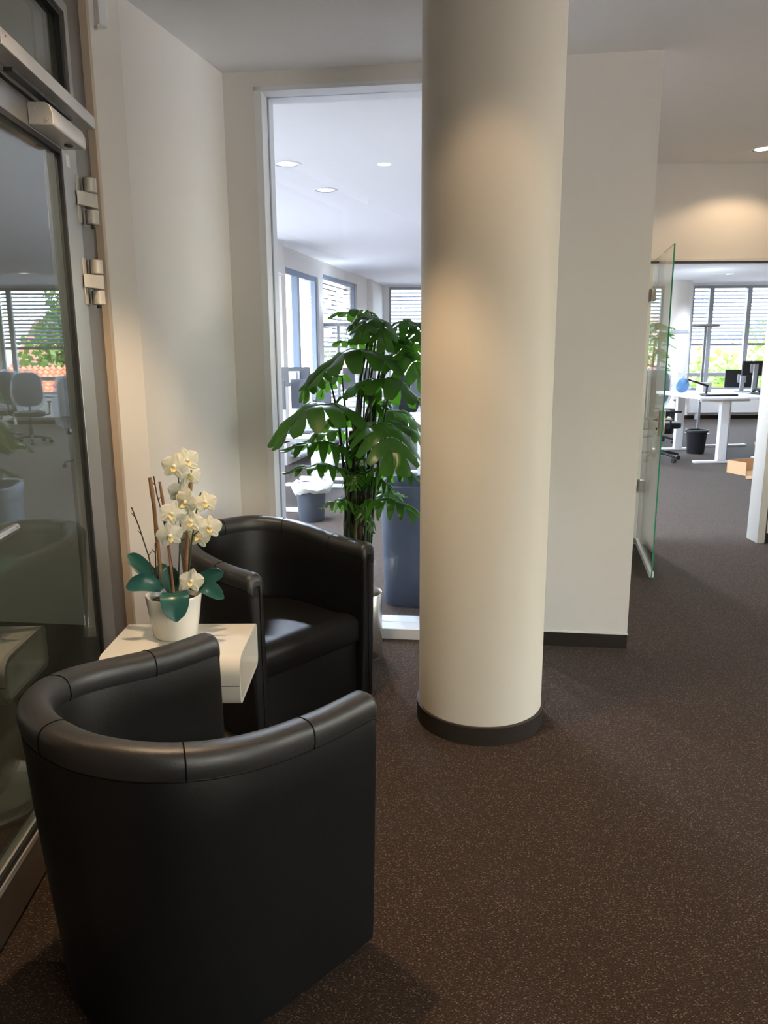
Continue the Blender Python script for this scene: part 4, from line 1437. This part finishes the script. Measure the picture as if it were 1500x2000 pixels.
# large plant in the office near the doorway, glimpsed through the glass leaf
rnd2 = random.Random(21)
fx, fy = 5.05, 14.6
fp_ = thing('potted_ficus', 'leafy potted indoor tree glimpsed through the glass door leaf', 'potted plant', (fx, fy, 0), 0)
MB().lathe([(0.0, 0.0), (0.15, 0.0), (0.18, 0.34), (0.17, 0.345), (0.16, 0.30), (0.0, 0.30)], 32, cap=False).build('pot', 'plastic_dark', fp_, smooth=True)
MB().tube([(0, 0, 0.28), (0.02, 0, 0.7), (-0.02, 0.01, 1.1), (0.0, 0, 1.6)], [0.035, 0.03, 0.026, 0.012], 10).build('trunk', 'tree_bark', fp_, smooth=True)
for k in range(46):
    a = rnd2.uniform(0, 6.28)
    z = rnd2.uniform(0.95, 1.95)
    r_ = 0.34 * math.sqrt(max(0.05, 1 - ((z - 1.42) / 0.62) ** 2)) * rnd2.uniform(0.5, 1)
    b_ = Vector((r_ * 0.45 * math.cos(a), r_ * 0.45 * math.sin(a), z))
    t_ = b_ + Vector((math.cos(a) * 0.22, math.sin(a) * 0.22, rnd2.uniform(-0.14, 0.03)))
    mb, _, _ = monstera_leaf(b_, t_, 0.15, 0.03, 'b', rnd2)
    mb.build('leaf', 'monstera_leaf', fp_, smooth=True)

# ---------------------------------------------------------------- outside
struct(MB().box(-140, 160, -60, 220, -8.2, -8.0).build('ground', 'pale_ground'), 'ground far below the office windows, made pale to bounce light')


def tree(label, x, y, zb, ht, rx, n, seed, trunk=True):
    r4 = random.Random(seed)
    t = thing('garden_tree', label, 'tree', (x, y, zb), 0, 'trees outside the office windows')
    MB().tube([(0, 0, 0), (0.1, 0, ht * 0.4), (0, 0.1, ht * 0.85)], [0.25, 0.18, 0.05], 8).build('trunk', 'tree_bark', t, smooth=True)
    mb = MB()
    blobs = [(r4.uniform(-0.5, 0.5) * rx, r4.uniform(-0.5, 0.5) * rx, ht * r4.uniform(0.3, 0.88), rx * r4.uniform(0.35, 0.62)) for _ in range(14)]
    for _ in range(n):
        bx, by, bz, br = r4.choice(blobs)
        u = Vector((r4.gauss(0, 1), r4.gauss(0, 1), r4.gauss(0, 1))).normalized() * br * r4.uniform(0.75, 1.0)
        c_ = Vector((bx, by, bz)) + u
        a_ = Vector((r4.gauss(0, 1), r4.gauss(0, 1), r4.gauss(0, 1))).normalized() * r4.uniform(0.14, 0.30)
        b_ = a_.cross(Vector((r4.gauss(0, 1), r4.gauss(0, 1), r4.gauss(0, 1)))).normalized() * r4.uniform(0.10, 0.2)
        mb.add([c_ - a_, c_ + b_, c_ + a_, c_ - b_], [(0, 1, 2, 3)])
    mb.build('crown', 'tree_leaf', t)['kind'] = 'stuff'
    return t


tree('tall leafy tree standing behind the red tiled roof', 14.0, 51.0, -8, 15.5, 4.6, 6500, 1)
tree('round bushy tree at the end of the red tiled roof', 17.0, 41.0, -8, 9.4, 3.0, 4000, 2)
tree('broad tree outside the wide grey window', 18.5, 33.0, -8, 9.2, 4.2, 4500, 3)
tree('low broad tree beyond the wide grey window', 26.0, 44.0, -8, 10.0, 5.0, 4500, 4)
tree('slender tree outside the banded column window', 13.2, 30.0, -8, 9.0, 3.0, 3500, 5)
tree('low spreading tree behind the chimney', 6.0, 56.0, -8, 10.6, 4.0, 4500, 6)
tree('far tree beyond the garden', 30.0, 55.0, -8, 11.0, 6.0, 4500, 8)

# house with a red pantile roof
hs = thing('tiled_roof_house', 'house with a red pantile roof and brick chimney below the office', 'house', (8.6, 39.0, -8.0), 0)
MB().box(-6, 6, -4.0, 4.0, 0.0, 4.9).build('walls', 'render_cream', hs)
for k in range(4):
    x = -5.2 + k * 3.0
    wn_ = MB().box(x, x + 1.2, -4.05, -3.98, 1.6, 3.2).build('window', 'white_frame', hs)
    MB().box(x + 0.1, x + 1.1, -4.07, -4.04, 1.7, 3.1).build('pane', 'house_glass', wn_)
rf = MB()
ncol, nrow = 180, 22
zr, ze = 8.7, 4.7
for face in (-1, 1):
    vs, fs = [], []
    cols = ncol if face == -1 else 40
    for r_ in range(nrow):
        for half in (0, 1):
            u = (r_ + half) / nrow
            for c_ in range(cols + 1):
                x = -6.4 + 12.8 * c_ / cols
                wv = 0.045 * math.cos(2 * math.pi * c_ / 4.0) if face == -1 else 0
                vs.append((x, face * lerp(0.0, 4.7, u), lerp(zr, ze, u) + wv + (0.07 if half else 0.0)))
    rows = 2 * nrow
    for r_ in range(rows - 1):
        for c_ in range(cols):
            a_ = r_ * (cols + 1) + c_
            q_ = (a_, a_ + cols + 1, a_ + cols + 2, a_ + 1)
            fs.append(q_ if face == -1 else q_[::-1])
    rf.add(vs, fs)
roof = rf.build('roof', 'roof_tile', hs)
MB().prism([(-6, -4.0), (6, -4.0), (6, 4.0), (-6, 4.0)], 4.7, 4.9).build('eaves', 'render_cream', hs)
MB().box(0.7, 2.3, -1.5, -0.5, 6.6, 8.95).build('chimney', 'brick_red', roof)
MB().tube([(-1.5, -1.4, 7.4), (-1.5, -1.4, 9.9)], 0.10, 8).build('flue', 'roof_metal', roof)
MB().tube([(0.9, -4.72, 4.75), (0.9, -0.2, 8.65)], 0.06, 6).build('roof_cable', 'roof_metal', roof)
h2 = thing('distant_house', 'pale distant house with a dark red roof among the trees', 'house', (19.5, 70.0, -8.0), 0.2)
MB().box(-5, 5, -4, 4, 0, 8.2).build('walls', 'render_cream', h2)
MB().loops([[(-5.4, -4.6, 8.0), (0 - 5.4, 0, 12.2), (-5.4, 4.6, 8.0)], [(5.4, -4.6, 8.0), (5.4, 0, 12.2), (5.4, 4.6, 8.0)]]).build('roof', 'brick_red', h2)
for k in range(3):
    wn_ = MB().box(-3.6 + k * 2.8, -2.4 + k * 2.8, -4.05, -3.98, 5.2, 7.0).build('window', 'white_frame', h2)
    MB().box(-3.5 + k * 2.8, -2.5 + k * 2.8, -4.07, -4.04, 5.3, 6.9).build('pane', 'house_glass', wn_)
